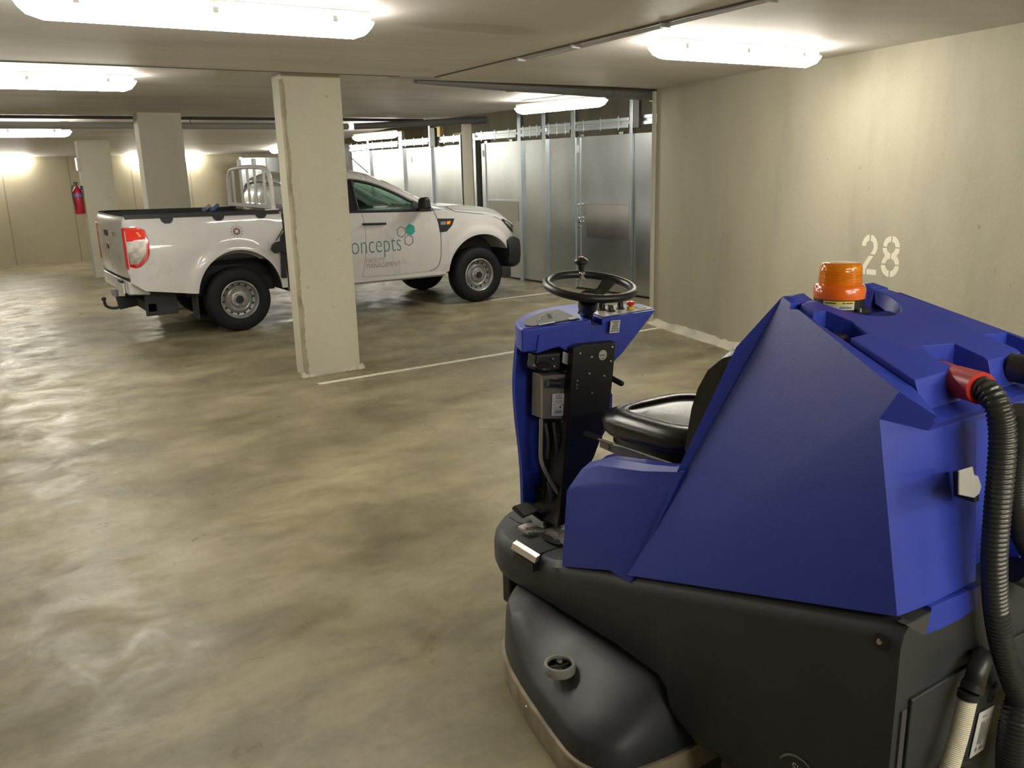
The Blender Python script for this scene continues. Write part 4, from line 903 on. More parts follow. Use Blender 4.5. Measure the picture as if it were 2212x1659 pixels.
# step and mat
MB().box((1.535, 2.250, .395), (1.560, 2.372, .425)).build('step_recess', 'black', mc)
st_ = MB().hull([(1.552, 2.262, .449), (1.552, 2.378, .449), (1.80, 2.262, .455), (1.80, 2.378, .455), (1.552, 2.262, .43), (1.552, 2.378, .43), (1.80, 2.262, .43), (1.80, 2.378, .43)]).build('step_cover', 'slate', mc, bevel=.003)
MB().prism([(1.545, 2.240, .452), (1.563, 2.240, .4575), (1.563, 2.390, .4575), (1.545, 2.390, .452)], (-.010, 0, -.022)).build('step_edge', 'brass', mc, bevel=.002)
mt = [P(*q, z=.459) for q in ((1119, 1137), (1133, 1131), (1147, 1129), (1152, 1131), (1175, 1143), (1190, 1139), (1203, 1134), (1212, 1131), (1230, 1150), (1230, 1180), (1206, 1171), (1186, 1161), (1163, 1150), (1140, 1150))]
mat_ = MB().prism(mt, (0, 0, -.01)).build('step_mat', 'alu', mc, smooth=False)
for k in range(60):
    a = P(1128 + 85 * random.random(), 1138 + 28 * random.random(), z=.459)
    ins = False; j = len(mt) - 1
    for i in range(len(mt)):
        if (mt[i].y > a.y) != (mt[j].y > a.y) and a.x < (mt[j].x - mt[i].x) * (a.y - mt[i].y) / (mt[j].y - mt[i].y) + mt[i].x: ins = not ins
        j = i
    if not ins: continue
    rz = Rz(45 if k % 2 else -45)
    q = MB().box(a + Vector((-.009, -.0022, 0)), a + Vector((.009, .0022, .0015)), rz); o_ = q.build('tread_bar', 'brass', mc); o_.parent = mat_
MB().prism([P(*q, z=.457) for q in ((1100, 1116), (1118, 1104), (1150, 1125), (1147, 1130), (1133, 1131), (1119, 1128))], (0, 0, -.004)).build('step_hollow', 'black', mc, smooth=False)
MB().prism([P(*q, z=.458) for q in ((1163, 1150), (1175, 1152), (1210, 1168), (1210, 1178), (1192, 1174), (1176, 1166))], (0, 0, .002)).build('mat_cutout', 'black', mc, smooth=False)
pd = MB().hull([P(1108, 1106, z=.50), P(1112, 1094, z=.525), P(1142, 1086, z=.53), P(1168, 1100, z=.52), P(1160, 1115, z=.50), P(1130, 1119, z=.49), P(1112, 1097, z=.522), P(1135, 1119, z=.49)])
MB().prism([P(1110, 1095, z=.525), P(1143, 1085, z=.53), P(1172, 1102, z=.52), P(1133, 1119, z=.495)], (0, 0, .006)).build('pedal', 'black', mc, bevel=.004)
MB().tube([P(1150, 1104, z=.515), P(1172, 1120, z=.46)], .012, 8).build('pedal_arm', 'black', mc)
MB().prism([P(1110, 1095, z=.525), P(1133, 1119, z=.495), P(1128, 1120, z=.485), P(1106, 1100, z=.51)], (0, 0, .004)).build('pedal_lip', 'black', mc)
# bracket below the front corner
MB().box((1.60, 2.50, .13), (1.68, 2.56, .29)).build('front_bracket', 'black', mc, bevel=.012)

# brush deck: stacked plan outlines
plan_d = [(1.56, 2.44), (1.47, 2.36), (1.415, 2.26), (1.37, 2.12), (1.335, 1.97), (1.305, 1.82), (1.292, 1.72), (1.31, 1.64), (1.36, 1.585), (1.46, 1.56), (1.60, 1.55), (XC, 1.56)]
half = [Vector((p_.x, p_.y, 0)) for p_ in catmull([(a, b_, 0) for a, b_ in plan_d], 5)]
half = [Vector((XC, 2.55, 0)), Vector((1.80, 2.545, 0)), Vector((1.66, 2.51, 0))] + half
out_ = half + [Vector((2 * XC - p_.x, p_.y, 0)) for p_ in half[::-1][1:-1]]
dc = Vector((XC, 2.03, 0))
def rise(y): t = max(0, min(1, (y - 2.02) / .30)); return t * t * (3 - 2 * t)
def oring(k, z, ky=None, inset=0, up=0):
    r_ = []
    for p_ in out_:
        d = (p_ - dc); L_ = d.length; q = dc + d * ((L_ - inset) / L_) ; q = dc + Vector(((q - dc).x * k, (q - dc).y * (ky or k), 0)); r_.append(Vector((q.x, q.y, z + up * rise(q.y))))
    return r_
MB().loft([oring(1, .085, inset=.012), oring(1, .105, inset=.010), oring(1, .150, inset=.018, up=.09), oring(1, .168, inset=.030, up=.10), oring(.86, .205, .93, up=.075), oring(.72, .245, .87, up=.04), oring(.60, .275, .83, up=.01), oring(.5, .28, .8)]).build('brush_deck', 'slate', mc, ang=50)
sk = MB().loft([oring(1, .002, inset=.004), oring(1, .035, inset=-.001), oring(1, .075, inset=.002), oring(1, .088, inset=.004), oring(1, .09, inset=.014), oring(1, .002, inset=.016)], caps=False).build('splash_skirt', 'skirt', mc, ang=60)
MB().loft([oring(1, .080, inset=-.003), oring(1, .092, inset=-.002), oring(1, .092, inset=.012), oring(1, .080, inset=.012)], caps=False).build('skirt_band', 'skirt', mc, ang=60)
for px_, py_ in ((1138, 1527), (1163, 1548), (1209, 1600), (1290, 1626)):
    c_ = P(px_, py_, z=.084); MB().ball(c_, .006, 8).build('skirt_screw', 'chrome', mc)
gw = P(1209, 1440, z=.238); rw_ = .050
g1 = MB().lathe([(rw_ * .78, .012), (rw_ * .80, -.016), (rw_ * .97, -.016), (rw_, -.010), (rw_, .008), (rw_ * .95, .014), (rw_ * .82, .015), (rw_ * .78, .012)], gw, (0, 0, 1), 36).build('guide_wheel', 'greyrubber', mc)
g2 = MB().lathe([(0, .002), (.012, .002), (.014, -.002), (rw_ * .74, -.006), (rw_ * .80, .008), (rw_ * .80, -.012), (0, -.012)], gw, (0, 0, 1), 28).build('wheel_hub', 'blackp', mc)
g3 = MB().lathe([(0, .026), (.008, .025), (.010, .018), (.009, .010), (.005, .008), (.005, 0), (0, 0)], gw, (0, 0, 1), 12).build('wheel_bolt', 'chrome', mc)
for k in range(5):
    a = 2 * math.pi * k / 5; o_ = MB().tube([gw + Vector((.008 * math.cos(a), .008 * math.sin(a), -.001)), gw + Vector((.04 * math.cos(a), .04 * math.sin(a), -.003))], .004, 6).build('hub_spoke', 'blackp', mc); o_.parent = g2
g2.parent = g1; g3.parent = g1
MB().hull([(1.455, 2.03, .16), (1.56, 2.05, .16), (1.455, 1.94, .16), (1.56, 1.92, .16), (1.50, 2.0, .235), (1.58, 2.02, .24), (1.50, 1.95, .235), (1.58, 1.94, .24)]).build('wheel_housing', 'slate', mc, bevel=.015)
# linkage behind the deck
MB().tube([P(1412, 1545, x=1.62), P(1442, 1566, x=1.62)], .006, 8).build('linkage_rod', 'chrome', mc)
MB().tube([P(1452, 1608, x=1.60), P(1483, 1628, x=1.60)], .010, 12).lathe([(.017, 0), (.017, .008), (0, .008)], P(1458, 1612, x=1.60), (0, .9, .3), 14).build('linkage_pin', 'chrome', mc)
MB().hull([P(1425, 1634, x=1.60), P(1440, 1630, x=1.60), P(1450, 1650, x=1.60), P(1432, 1655, x=1.60), P(1430, 1634, x=1.63), P(1444, 1636, x=1.63), P(1452, 1650, x=1.63)]).build('linkage_end', 'beige', mc, bevel=.004)
MB().box((1.66, 1.38, .10), (2.22, 1.62, .30)).build('deck_mount', 'black', mc, bevel=.01)
# rear drive wheels and front wheel
for xx, yy, r_, wd in ((1.60, 1.25, .155, .07), (2.28, 1.25, .155, .07), (XC, 2.62, .12, .09)):
    MB().lathe([(0, -wd / 2), (r_ * .6, -wd / 2), (r_ * .93, -wd / 2), (r_, -wd * .3), (r_, wd * .3), (r_ * .93, wd / 2), (r_ * .6, wd / 2), (r_ * .55, wd * .3), (0, wd * .3)], (xx, yy, r_), (-1, 0, 0), 36).build('wheel', simple('brown_wheel', (.06, .04, .03), .7) if xx < XC else 'rubber', mc)

# ---- seat box (blue, front part) 
def V(px, py, x): return P(px, py, x=x)
Aq = V(1355, 1243, 1.556); Bq = V(1590, 750, 1.69)
def seat_sec(y, f_):
    zb_ = cz_top(max(y, 1.80)) - .016; zt_ = lerp(.742, .885, f_); zz = lerp(.838, .94, f_)
    return [(1.556, zb_), (lerp(1.568, 1.60, f_), zt_ - .006), (lerp(1.574, 1.607, f_), zt_ + .010), (1.605, lerp(zt_, zz, .72)), (1.635, zz - .004), (1.68, zz - .006), (1.70, .842), (XC, .842)]
rings = []
for f_ in (0, .35, .7, 1.0):
    y = lerp(2.108, 1.62, f_); sec = seat_sec(y, f_); r_ = []
    for x, z in sec:
        yy = y
        if f_ == 0: yy = y - max(0, z - .70) * .40
        if f_ > .3:
            yl = lerp(Aq.y, Bq.y, (z - Aq.z) / (Bq.z - Aq.z)); xl = lerp(Aq.x, Bq.x, (z - Aq.z) / (Bq.z - Aq.z)) + .003
            if f_ == 1.0: yy = yl - .02; x = max(x, xl) if x < 1.62 else x
            elif f_ == .7: yy = lerp(2.1, yl, .75)
        if f_ == .35: yy = lerp(2.1, Aq.y, .4)
        r_.append(Vector((x, yy, z)))
    rings.append(r_ + [Vector((2 * XC - v.x, v.y, v.z)) for v in r_[::-1]])
MB().loft(rings).build('seat_box', 'blue', mc, bevel=.008, ang=40)
# seat rails, box under seat
z_r = .83
MB().hull([(1.74, 2.03, .845), (2.14, 2.03, .845), (1.70, 1.98, .83), (2.18, 1.98, .83), (1.74, 1.5, .87), (2.14, 1.5, .87), (1.70, 1.5, .84), (2.18, 1.5, .84)]).build('seat_plinth', 'blue', mc, bevel=.012)
for s in (-1, 1):
    xx = XC + s * .205
    MB().prism([(xx - .004, 2.125, .868), (xx - .004, 2.125, .845), (xx - .004, 1.78, .835), (xx - .004, 1.78, .880)], (.012, 0, 0)).build('seat_rail', 'ctrlbox', mc)
    MB().tube([(xx - .004, 2.13, .872), (xx - .004, 1.78, .884)], .004, 6).build('rail_edge', 'chrome', mc)
    for yy in (2.08, 1.93): MB().lathe([(0, .006), (.008, .006), (.008, 0)], (xx - .004, yy, .857), (-1, 0, 0), 10).build('rail_screw', 'ctrlbox', mc)
MB().tube([(1.74, 2.13, .872), (1.72, 2.19, .88)], .009, 8).build('seat_lever', 'blackp', mc)
# cushion and backrest
def pad(rows, name, n_=28):
    """rows: list of (centre, half x, half y, exponent) superellipse rings"""
    rings = []
    for c, hx, hy, e in rows:
        r_ = []
        for k in range(n_):
            a = 2 * math.pi * k / n_; ca, sa = math.cos(a), math.sin(a)
            r_.append(Vector(c) + Vector((hx * math.copysign(abs(ca) ** (2 / e), ca), hy * math.copysign(abs(sa) ** (2 / e), sa), 0)))
        rings.append(r_)
    return rings
def tilt(rings, ang, piv): 
    R_ = Matrix.Rotation(ang, 3, 'X'); return [[R_ @ (v - Vector(piv)) + Vector(piv) for v in r_] for r_ in rings]
sc_ = (XC, 1.92, .90)
MB().loft(tilt(pad([((XC, 1.92, .865), .19, .20, 4), ((XC, 1.92, .875), .205, .215, 4), ((XC, 1.92, .905), .205, .215, 4)], 'b'), -.03, sc_)).build('seat_pan', 'blackp', mc, ang=40)
cr = pad([((XC, 1.92, .900), .20, .21, 4), ((XC, 1.925, .905), .215, .228, 4), ((XC, 1.925, .925), .228, .240, 4.5), ((XC, 1.925, .950), .228, .240, 4.5), ((XC, 1.925, .972), .220, .232, 4.2), ((XC, 1.925, .984), .195, .207, 4), ((XC, 1.92, .985), .170, .18, 4), ((XC, 1.92, .974), .155, .165, 4), ((XC, 1.92, .968), .12, .13, 4), ((XC, 1.92, .967), .01, .01, 2)], 's', 48)
MB().loft(tilt(cr, -.045, sc_)).build('seat_cushion', 'leather', mc, ang=70)
pipe_ = [v for v in tilt(pad([((XC, 1.92, .9815), .163, .174, 4)], 'p', 48), -.045, sc_)[0]]
MB().tube(pipe_ + pipe_[:2], .0045, 6, False).build('seat_piping', 'leather', mc)
# backrest: profile in yz leaning back, swept in x
bk = []
prof_o = [(1.745, .93), (1.735, 1.00), (1.722, 1.08), (1.700, 1.15), (1.665, 1.215), (1.61, 1.265), (1.56, 1.285), (1.52, 1.28)]
for sx in [k / 16 for k in range(17)]:
    u = 2 * sx - 1; e_ = (1 - abs(u) ** 5); wd = .225
    sag = .03 * (1 - u * u)
    ring = []
    for y, z in prof_o: ring.append(Vector((XC + wd * u, y - .03 + .03 * e_ - sag * .6 * (1 if z > 1 else .4), lerp(1.08, z, .90 + .10 * e_))))
    for y, z in [(1.50, 1.25), (1.56, 1.20), (1.62, 1.10), (1.65, 1.0), (1.66, .93)]: ring.append(Vector((XC + wd * u, y, lerp(1.08, z, .90 + .10 * e_))))
    bk.append(ring)
MB().loft(bk).build('backrest', 'leather', mc, ang=60)

# ---- recovery tank
zf, zr_ = 1.42, 1.287
A = V(1355, 1243, 1.556); G = V(1938, 1332, 1.553); Bp = V(1590, 750, 1.69); Cp = V(1690, 640, 1.752); E = V(1943, 846, 1.612); F = V(1899, 905, 1.597)
def mir(p_): return Vector((2 * XC - p_.x, p_.y, p_.z))
pts = [A, G, Bp, Cp, E, F]; pts[1] = Vector((G.x, G.y, G.z))
G2 = Vector((1.60, .905, G.z + .01)); 
tk = MB(); LL = [A, Bp, Cp, E, F, G]; RR = [mir(p_) for p_ in LL]
# inner rear points: the rear face lies slightly behind the flank edge
rE = Vector((1.655, .930, 1.240)); rF = Vector((1.66, .955, F.z - .02)); rG = Vector((1.66, .915, G.z - .004))
rlE, rlF, rlG = rE, rF, rG
allp = LL + [rE, rF, rG] + RR + [mir(rE), mir(rF), mir(rG)]
n9 = 9
tk.add(allp, [(0, 1, 2), (0, 2, 3), (0, 3, 4), (0, 4, 5), (3, 6, 7, 4), (4, 7, 8, 5),
              (9, 11, 10), (9, 12, 11), (9, 13, 12), (9, 14, 13), (12, 13, 16, 15), (13, 14, 17, 16),
              (6, 15, 16, 7), (7, 16, 17, 8), (0, 9, 10, 1), (1, 10, 11, 2), (2, 11, 12, 3), (3, 12, 15, 6), (0, 5, 8, 17, 14, 9)])
lipz = lambda y: lerp(zr_, Cp.z, (y - E.y) / (Cp.y - E.y))
def top(y, dz=0): return lipz(y) + dz
# hollow of the lid seat
fl_, fr2 = Vector((Cp.x + .035, Cp.y - .05, 0)), E
bc0 = P(1811, 668, y=1.395)
well = MB().lathe([(0, -.004), (.112, -.004), (.130, .045), (.14, .12), (0, .12)], (bc0.x + .008, bc0.y - .034, bc0.z - .006), (0, 0, 1), 40)
cutter = MB().hull([(1.735, 1.385, top(1.385) - .05), (2 * XC - 1.735, 1.385, top(1.385) - .05), (1.638, .86, 1.205), (2 * XC - 1.638, .86, 1.205),
                    (1.735, 1.385, top(1.385) + .2), (2 * XC - 1.735, 1.385, top(1.385) + .2), (1.640, .86, top(.86) + .2), (2 * XC - 1.640, .86, top(.86) + .2)])
cut2 = MB().box((1.845, .80, .5), (2.035, .975, 1.19)); 
cut3 = MB().prism([(1.50, .86, .80), (1.50, .86, .842), (1.60, .99, .872), (1.60, .99, .80)], (.09, 0, 0))
tank = tk.build('tank', 'blue', mc, bevel=.026, seg=5, ang=30, cut=[cutter, cut2, well])
# lid: slab with notches and lamp well
l0 = .012
lid = MB().hull([(1.752, 1.372, top(1.372) - .03), (2 * XC - 1.752, 1.372, top(1.372) - .03), (1.672, .972, 1.222), (2 * XC - 1.672, .972, 1.222),
                 (1.756, 1.368, top(1.368) + .004), (2 * XC - 1.756, 1.368, top(1.368) + .004), (1.664, .998, top(1.0) + .018), (2 * XC - 1.664, .998, top(1.0) + .018), (1.80, 1.008, top(1.01) + .022), (2 * XC - 1.80, 1.008, top(1.01) + .022), (1.80, 1.385, top(1.385) + .0), (2 * XC - 1.80, 1.385, top(1.385) + .0)])
def tprism(pts_, z0=-.2, z1=.2): return MB().hull([(x, y, top(y) + z0) for x, y in pts_] + [(x, y, top(y) + z1) for x, y in pts_])
k1 = tprism([(1.62, 1.325), (1.62, 1.19), (1.775, 1.19), (1.80, 1.25), (1.79, 1.32)], -.035, .2)
k2 = tprism([(1.832, .80), (1.951, .80), (1.951, 1.08), (1.85, 1.10), (1.815, 1.05)], -.20, .2)
k3 = tprism([(2.088, .80), (2.19, .80), (2.185, 1.08), (2.095, 1.09)], -.20, .2)
lido = lid.build('tank_lid', 'blue', mc, bevel=.007, ang=30, cut=[well, k1, k2, k3])
# raised collar of the lamp well and front ridge
for s_ in (-1, 1):
    MB().hull([(XC + s_ * a, b_, c) for a, b_, c in ((.186, 1.43, Cp.z - .02), (.12, 1.43, Cp.z - .02), (.186, 1.385, Cp.z - .02), (.13, 1.39, Cp.z - .02), (.180, 1.42, Cp.z + .002), (.140, 1.42, Cp.z + .002), (.178, 1.395, Cp.z - .006), (.145, 1.395, Cp.z - .006))]).build('front_ridge', 'blue', mc, bevel=.006)
# recess caps
c_ = P(1762, 750, z=top(1.25) - .028); c_ = Vector((1.748, 1.258, top(1.262) - .035)); MB().lathe([(.027, -.02), (.027, .012), (.024, .016), (0, .016)], c_, (0, 0, 1), 24).build('filler_cap', 'blackp', mc)
# beacon
be = thing('warning_beacon', (XC + .005, 1.385, top(1.385)), 'amber warning beacon with a yellow and white label, bolted on top of the blue machine', 'beacon')
bz = V(1813, 668, XC); 
sc = -(RM[2][0] * bc0.x + RM[2][1] * bc0.y + RM[2][2] * (bc0.z - CAMZ)); sc = abs(sc) / FPX     # metres per pixel here
rB = 52 * sc
B0 = Vector((bc0.x, bc0.y, bc0.z - .004))
MB().lathe([(0, 0), (rB * 1.28, 0), (rB * 1.30, .004), (rB * 1.2, .007), (0, .007)], B0, (0, 0, 1), 36).build('flange', 'blackp', be)
MB().lathe([(0, .006), (rB * 1.0, .006), (rB * 1.0, 34 * sc), (0, 34 * sc)], B0, (0, 0, 1), 36).build('base', 'blackp', be)
MB().lathe([(0, 30 * sc), (rB * 1.02, 30 * sc), (rB * 1.03, 50 * sc), (rB * .96, 57 * sc), (rB * .86, 59 * sc), (0, 59 * sc)], B0, (0, 0, 1), 40).build('lens_ring', 'orangering', be)
pr_ = [(rB * .86, 58 * sc)]
for k in range(18): z = lerp(60, 88, k / 17); pr_.append((rB * (.855 - .0012 * (z - 60)) + (.0012 if k % 2 else -.0006), z * sc))
pr_ += [(rB * .815, 94 * sc), (rB * .80, 100 * sc), (rB * .74, 103.5 * sc), (rB * .5, 104.5 * sc), (0, 105 * sc)]
MB().lathe(pr_, B0, (0, 0, 1), 48).build('lens', 'amber', be, ang=50)
MB().lathe([(0, 58 * sc), (rB * .62, 58 * sc), (rB * .60, 86 * sc), (rB * .25, 92 * sc), (0, 92 * sc)], B0, (0, 0, 1), 24).build('lamp_core', 'amber2', be)
def wrap(a0_, a1_, z0_, z1_, m_, nm, r_=1.006):
    n_ = 14; vs = []
    for k in range(n_ + 1):
        a = math.radians(lerp(a0_, a1_, k / n_)); vs += [B0 + Vector((rB * r_ * math.cos(a), rB * r_ * math.sin(a), z0_ * sc)), B0 + Vector((rB * r_ * math.cos(a), rB * r_ * math.sin(a), z1_ * sc))]
    return MB().add(vs, [(2 * k, 2 * k + 2, 2 * k + 3, 2 * k + 1) for k in range(n_)]).build(nm, m_, be)
cam_a = math.degrees(math.atan2(-B0.y, -B0.x))
wrap(cam_a - 36, cam_a + 36, 10, 20, 'label', 'warning_label'); wrap(cam_a - 36, cam_a + 36, 20, 28, 'labely', 'warning_label')
for a0_, a1_, z in ((-32, -6, 24), (8, 14, 24), (16, 32, 24), (-30, -22, 15), (-20, -6, 13), (2, 30, 16), (2, 30, 13.5), (-30, -8, 11.5)):
    wrap(cam_a + a0_, cam_a + a1_, z - 1.2, z + 1.0, 'inkg' if z < 20 else 'ink', 'label_print', 1.009)
for a in (20, 140, 260): MB().lathe([(0, .018), (.005, .016), (.006, .007)], B0 + Vector((rB * 1.15 * math.cos(math.radians(a)), rB * 1.15 * math.sin(math.radians(a)), 0)), (0, 0, 1), 8).build('screw', 'chrome', be)

# ---- hoses at the rear
def corr(path, r, pitch, name, m='hose', par=mc, amp=.10, seg=20):
    pts = catmull(path, 14); d = [0]
    for a, b_ in zip(pts, pts[1:]): d.append(d[-1] + (b_ - a).length)
    n_ = int(d[-1] / pitch * 6); out, rr = [], []; j = 0
    for k in range(n_ + 1):
        s = d[-1] * k / n_
        while j < len(d) - 2 and d[j + 1] < s: j += 1
        t = (s - d[j]) / max(1e-9, d[j + 1] - d[j]); out.append(pts[j].lerp(pts[j + 1], min(1, t)))
        ph = (s / pitch) % 1; rr.append(r * (1 - amp + amp * (1 if ph < .5 else -.4) * (1 if 0.08 < ph < .42 or ph > .5 else .5)))
    return MB().tube(out, rr, seg).build(name, m, par, ang=60)
Yh = .80
def H(px, py, y=Yh): return P(px, py, y=y)
MB().tube([P(2030, 809, y=1.055), P(2066, 824, y=.99)], .033, 24).build('hose_cuff', 'redcuff', mc)
MB().tube([P(2064, 823, y=.993), P(2120, 839, y=.915)], [.0345, .0345], 24).build('hose_cuff', 'redcuff', mc)
MB().lathe([(0, 0), (.018, -.02), (.020, .0), (.020, .008), (0, .008)], P(2022, 786, y=1.085), (0, 0, 1), 20).build('outlet_cap', 'blackp', mc)
corr([H(2108, 834, .93), H(2135, 848, .90), H(2158, 885, .872), H(2166, 940, .862), H(2162, 1020, .86), H(2155, 1100, .86), H(2148, 1200, .86), H(2150, 1290, .86), H(2160, 1370, .855), H(2178, 1440, .85), H(2205, 1510, .84), H(2240, 1580, .82)], .0275, .0112, 'drain_hose')
# suction hose
MB().tube([P(2158, 786, y=1.05), P(2200, 796, y=.97), P(2270, 812, y=.90)], .033, 24).build('suction_elbow', 'hose', mc)
MB().tube([H(2206, 885, .86), H(2205, 960, .86)], .033, 24).build('suction_sleeve', 'hose', mc)
corr([H(2206, 950, .86), H(2200, 1020, .86), H(2198, 1080, .86), H(2215, 1150, .85), H(2260, 1230, .83)], .033, .0065, 'suction_hose', amp=.06)
MB().tube([P(2190, 1230, y=.87), P(2260, 1262, y=.84)], .03, 20).build('lower_elbow', 'blackp', mc)
corr([P(2192, 1659 + 60, y=.82), P(2195, 1600, y=.83), P(2215, 1520, y=.84), P(2270, 1470, y=.84)], .042, .008, 'squeegee_hose', amp=.06)
MB().box(tuple(P(2204, 1700, y=.84)), tuple(P(2212, 1620, y=.84) + Vector((.1, .02, 0)))).build('yellow_sticker', 'yellow', mc)
# cream hose with elbow
MB().tube(catmull([P(2118, 1412, y=.90), P(2120, 1425, y=.868), P(2112, 1450, y=.856), P(2103, 1480, y=.856)], 5), [.018] * 4 + [.0225] * 12, 20).build('hose_elbow', 'blackp', mc)
MB().tube([P(2104, 1476, y=.856), P(2098, 1492, y=.856)], .0245, 20).build('elbow_nut', 'blackp', mc)
MB().tube([P(2093, 1494, y=.856), P(2090, 1508, y=.856)], .0225, 20).build('hose_clamp', 'black', mc)
corr([P(2091, 1506, y=.856), P(2072, 1585, y=.85), P(2048, 1670, y=.845), P(2035, 1740, y=.84)], .0205, .0042, 'level_hose', 'beige', amp=.04)
MB().tube(catmull([P(2040, 1665, y=.87), P(2075, 1645, y=.87), P(2100, 1655, y=.87), P(2112, 1680, y=.87)], 6), .012, 10).build('lower_hose', 'blackp', mc)
# sticker behind it
lb4 = [P(*q, y=.893) for q in ((2115, 1541), (2148, 1523), (2124, 1618), (2093, 1639))]
lab = MB().prism(lb4, (0, -.001, 0)).build('serial_label', 'label', mc, smooth=False)
def on_quad(q4, u, v): a = q4[3].lerp(q4[2], u); b_ = q4[0].lerp(q4[1], u); return a.lerp(b_, v)
for u0, u1, v0, v1 in ((.3, .38, .25, .75), (.42, .50, .25, .75), (.54, .6, .2, .7), (.66, .7, .3, .75), (.25, .4, .1, .18), (.55, .75, .08, .16), (.3, .6, .85, .88)):
    o_ = MB().prism([on_quad(lb4, u0, v0), on_quad(lb4, u1, v0), on_quad(lb4, u1, v1), on_quad(lb4, u0, v1)], (0, -.0015, 0)).build('label_print', 'inkg', mc, smooth=False); o_.parent = lab
MB().lathe([(0, .008), (.010, .006), (.012, 0)], P(2139, 1508, y=.895), (0, -1, 0), 12).build('rear_bolt', 'blackp', mc)
MB().lathe([(0, .002), (.010, .002), (.010, 0)], P(2150, 1480, y=.895), (0, -1, 0), 12).build('rear_hole', 'black', mc)
MB().prism([P(*q, y=.904) for q in ((2012, 1312), (2012, 1322), (2001, 1370), (2030, 1360), (2070, 1340), (2112, 1312), (2112, 1268))], (0, .02, 0)).build('tank_skirt', 'blue', mc, bevel=.001)
MB().prism([P(*q, y=.9045) for q in ((1957, 1350), (1985, 1338), (2012, 1322), (2002, 1368), (1992, 1372))], (0, .02, 0)).build('tank_notch', 'seam', mc)
# latch on the tank rear
lt = MB().prism([P(*q, y=.880) for q in ((2068, 1016), (2098, 1007), (2101, 1024), (2110, 1028), (2117, 1050), (2112, 1066), (2101, 1075), (2068, 1068))], (0, -.004, 0)).build('latch', 'labelg', mc, bevel=.002)
MB().prism([P(*q, y=.925) for q in ((2058, 1018), (2069, 1016), (2070, 1068), (2060, 1072))], (0, -.045, 0)).build('latch_block', 'black', mc)

# ---- steering console
YF = 2.40          # driver side of the cowl
def Q(px, py, y=YF): return P(px, py, y=y)
oL = [(1112, 702), (1107, 760), (1103, 830), (1109, 900), (1117, 960), (1122, 1010), (1124, 1090), (1190, 1100)]
oR = [(1230, 1100), (1270, 1000), (1322, 905), (1323, 852), (1316, 842), (1322, 785), (1345, 762), (1398, 692), (1402, 686)]
topL = [(1414, 664), (1302, 686), (1278, 692), (1127, 711)]
DEP = .14
YB2 = YF + DEP
oLs = catmull([(a, b_, 0) for a, b_ in ((1116, 712), (1110, 760), (1106, 830), (1110, 900), (1117, 960), (1122, 1020), (1125, 1100))], 5)
cw_pts = [Q(v.x, v.y, YB2) for v in oLs] + [Q(1190, 1110)] + [Q(v.x, v.y) for v in catmull([(a, b_, 0) for a, b_ in oR], 1)] + [Q(1406, 684), Q(1300, 702), Q(1200, 716)]
zc_ = Q(1200, 716).z
cw_pts = [Vector((v.x, YF, min(v.z, zc_))) for v in cw_pts]
cowl = MB().prism(cw_pts, (0, DEP, 0))
rec = MB().prism([Q(*q, y=YF - .05) for q in ((1160, 775), (1225, 752), (1240, 762), (1328, 742), (1317, 905), (1262, 990), (1225, 1110), (1200, 1175), (1166, 1175), (1156, 860))], (0, .17, 0))
MB_c = cowl.build('console_cowl', 'blue', mc, bevel=.012, ang=35, cut=[rec])
# top lobes
zt = Q(1200, 702).z
def lobe(poly, y_under, th, nm):
    tp = [P(*q, z=None, y=None, n=(0, -.06, 1), p0=(1.9, YF, zt)) for q in poly]
    return tp
nT = (0, -.02, 1); pT = (1.9, YF - .015, Q(1200, 702).z)
def T(px, py, dz=0): return P(px, py, n=nT, p0=(pT[0], pT[1], pT[2] + dz))
lobL = [(1127, 711), (1118, 705), (1113, 696), (1118, 689), (1133, 679), (1160, 669), (1200, 661), (1248, 655), (1262, 668), (1252, 674), (1255, 682), (1279, 691)]
lobR = [(1300, 687), (1284, 680), (1277, 676), (1290, 664), (1345, 654), (1385, 656), (1412, 664), (1417, 670)]
def extr(poly, hgt, nm, m='blue', bevel=.008):
    tp = [T(*q) for q in poly]; return MB().prism(tp, (0, 0, -hgt)).build(nm, m, mc, bevel=bevel, ang=35)
extr(lobL, .085, 'console_left_pod')
tpR = [T(*q) for q in lobR]; xm_ = max(v.x for v in tpR); n_ = len(tpR)
btR = [v + Vector((-.13 * max(0, (v.x - 2.0) / (xm_ - 2.0)), 0, -.095)) for v in tpR]
MB().add(tpR + btR, [tuple(range(n_)), tuple(range(n_, 2 * n_))[::-1]] + [(i, (i + 1) % n_, (i + 1) % n_ + n_, i + n_) for i in range(n_)]).build('console_right_pod', 'blue', mc, bevel=.008, ang=35)
def flat(poly, nm, m, dz=.002, th=.0015, par=None, bevel=0):
    o_ = MB().prism([T(*q, dz=dz) for q in poly], (0, 0, -th)).build(nm, m, mc, smooth=False, bevel=bevel)
    if par: o_.parent = par
    return o_
dsp = flat([(1134, 702), (1132, 694), (1140, 687), (1155, 680), (1175, 673), (1205, 667), (1251, 687), (1230, 691), (1180, 699), (1150, 704)], 'display_foil', 'dashtop', .003)
flat([(1163, 701), (1158, 694), (1161, 687), (1172, 679), (1190, 674), (1208, 669), (1247, 687), (1200, 695)], 'display_window', 'dashtop2', .0045, par=dsp)
for px_, py_ in ((1164, 689), (1167, 685), (1171, 682), (1174, 680), (1195, 685), (1198, 680), (1201, 677)):
    flat([(px_ - 2, py_), (px_, py_ - 1.2), (px_ + 2.2, py_), (px_, py_ + 1.2)], 'key_symbol', 'labelg', .006, par=dsp)
flat([(1163, 700), (1198, 694), (1199, 696), (1165, 702)], 'display_print', 'labelg', .0065, par=dsp)
flat([(1225, 687), (1240, 684), (1247, 687), (1232, 690)], 'display_print', 'labelg', .0065, par=dsp)
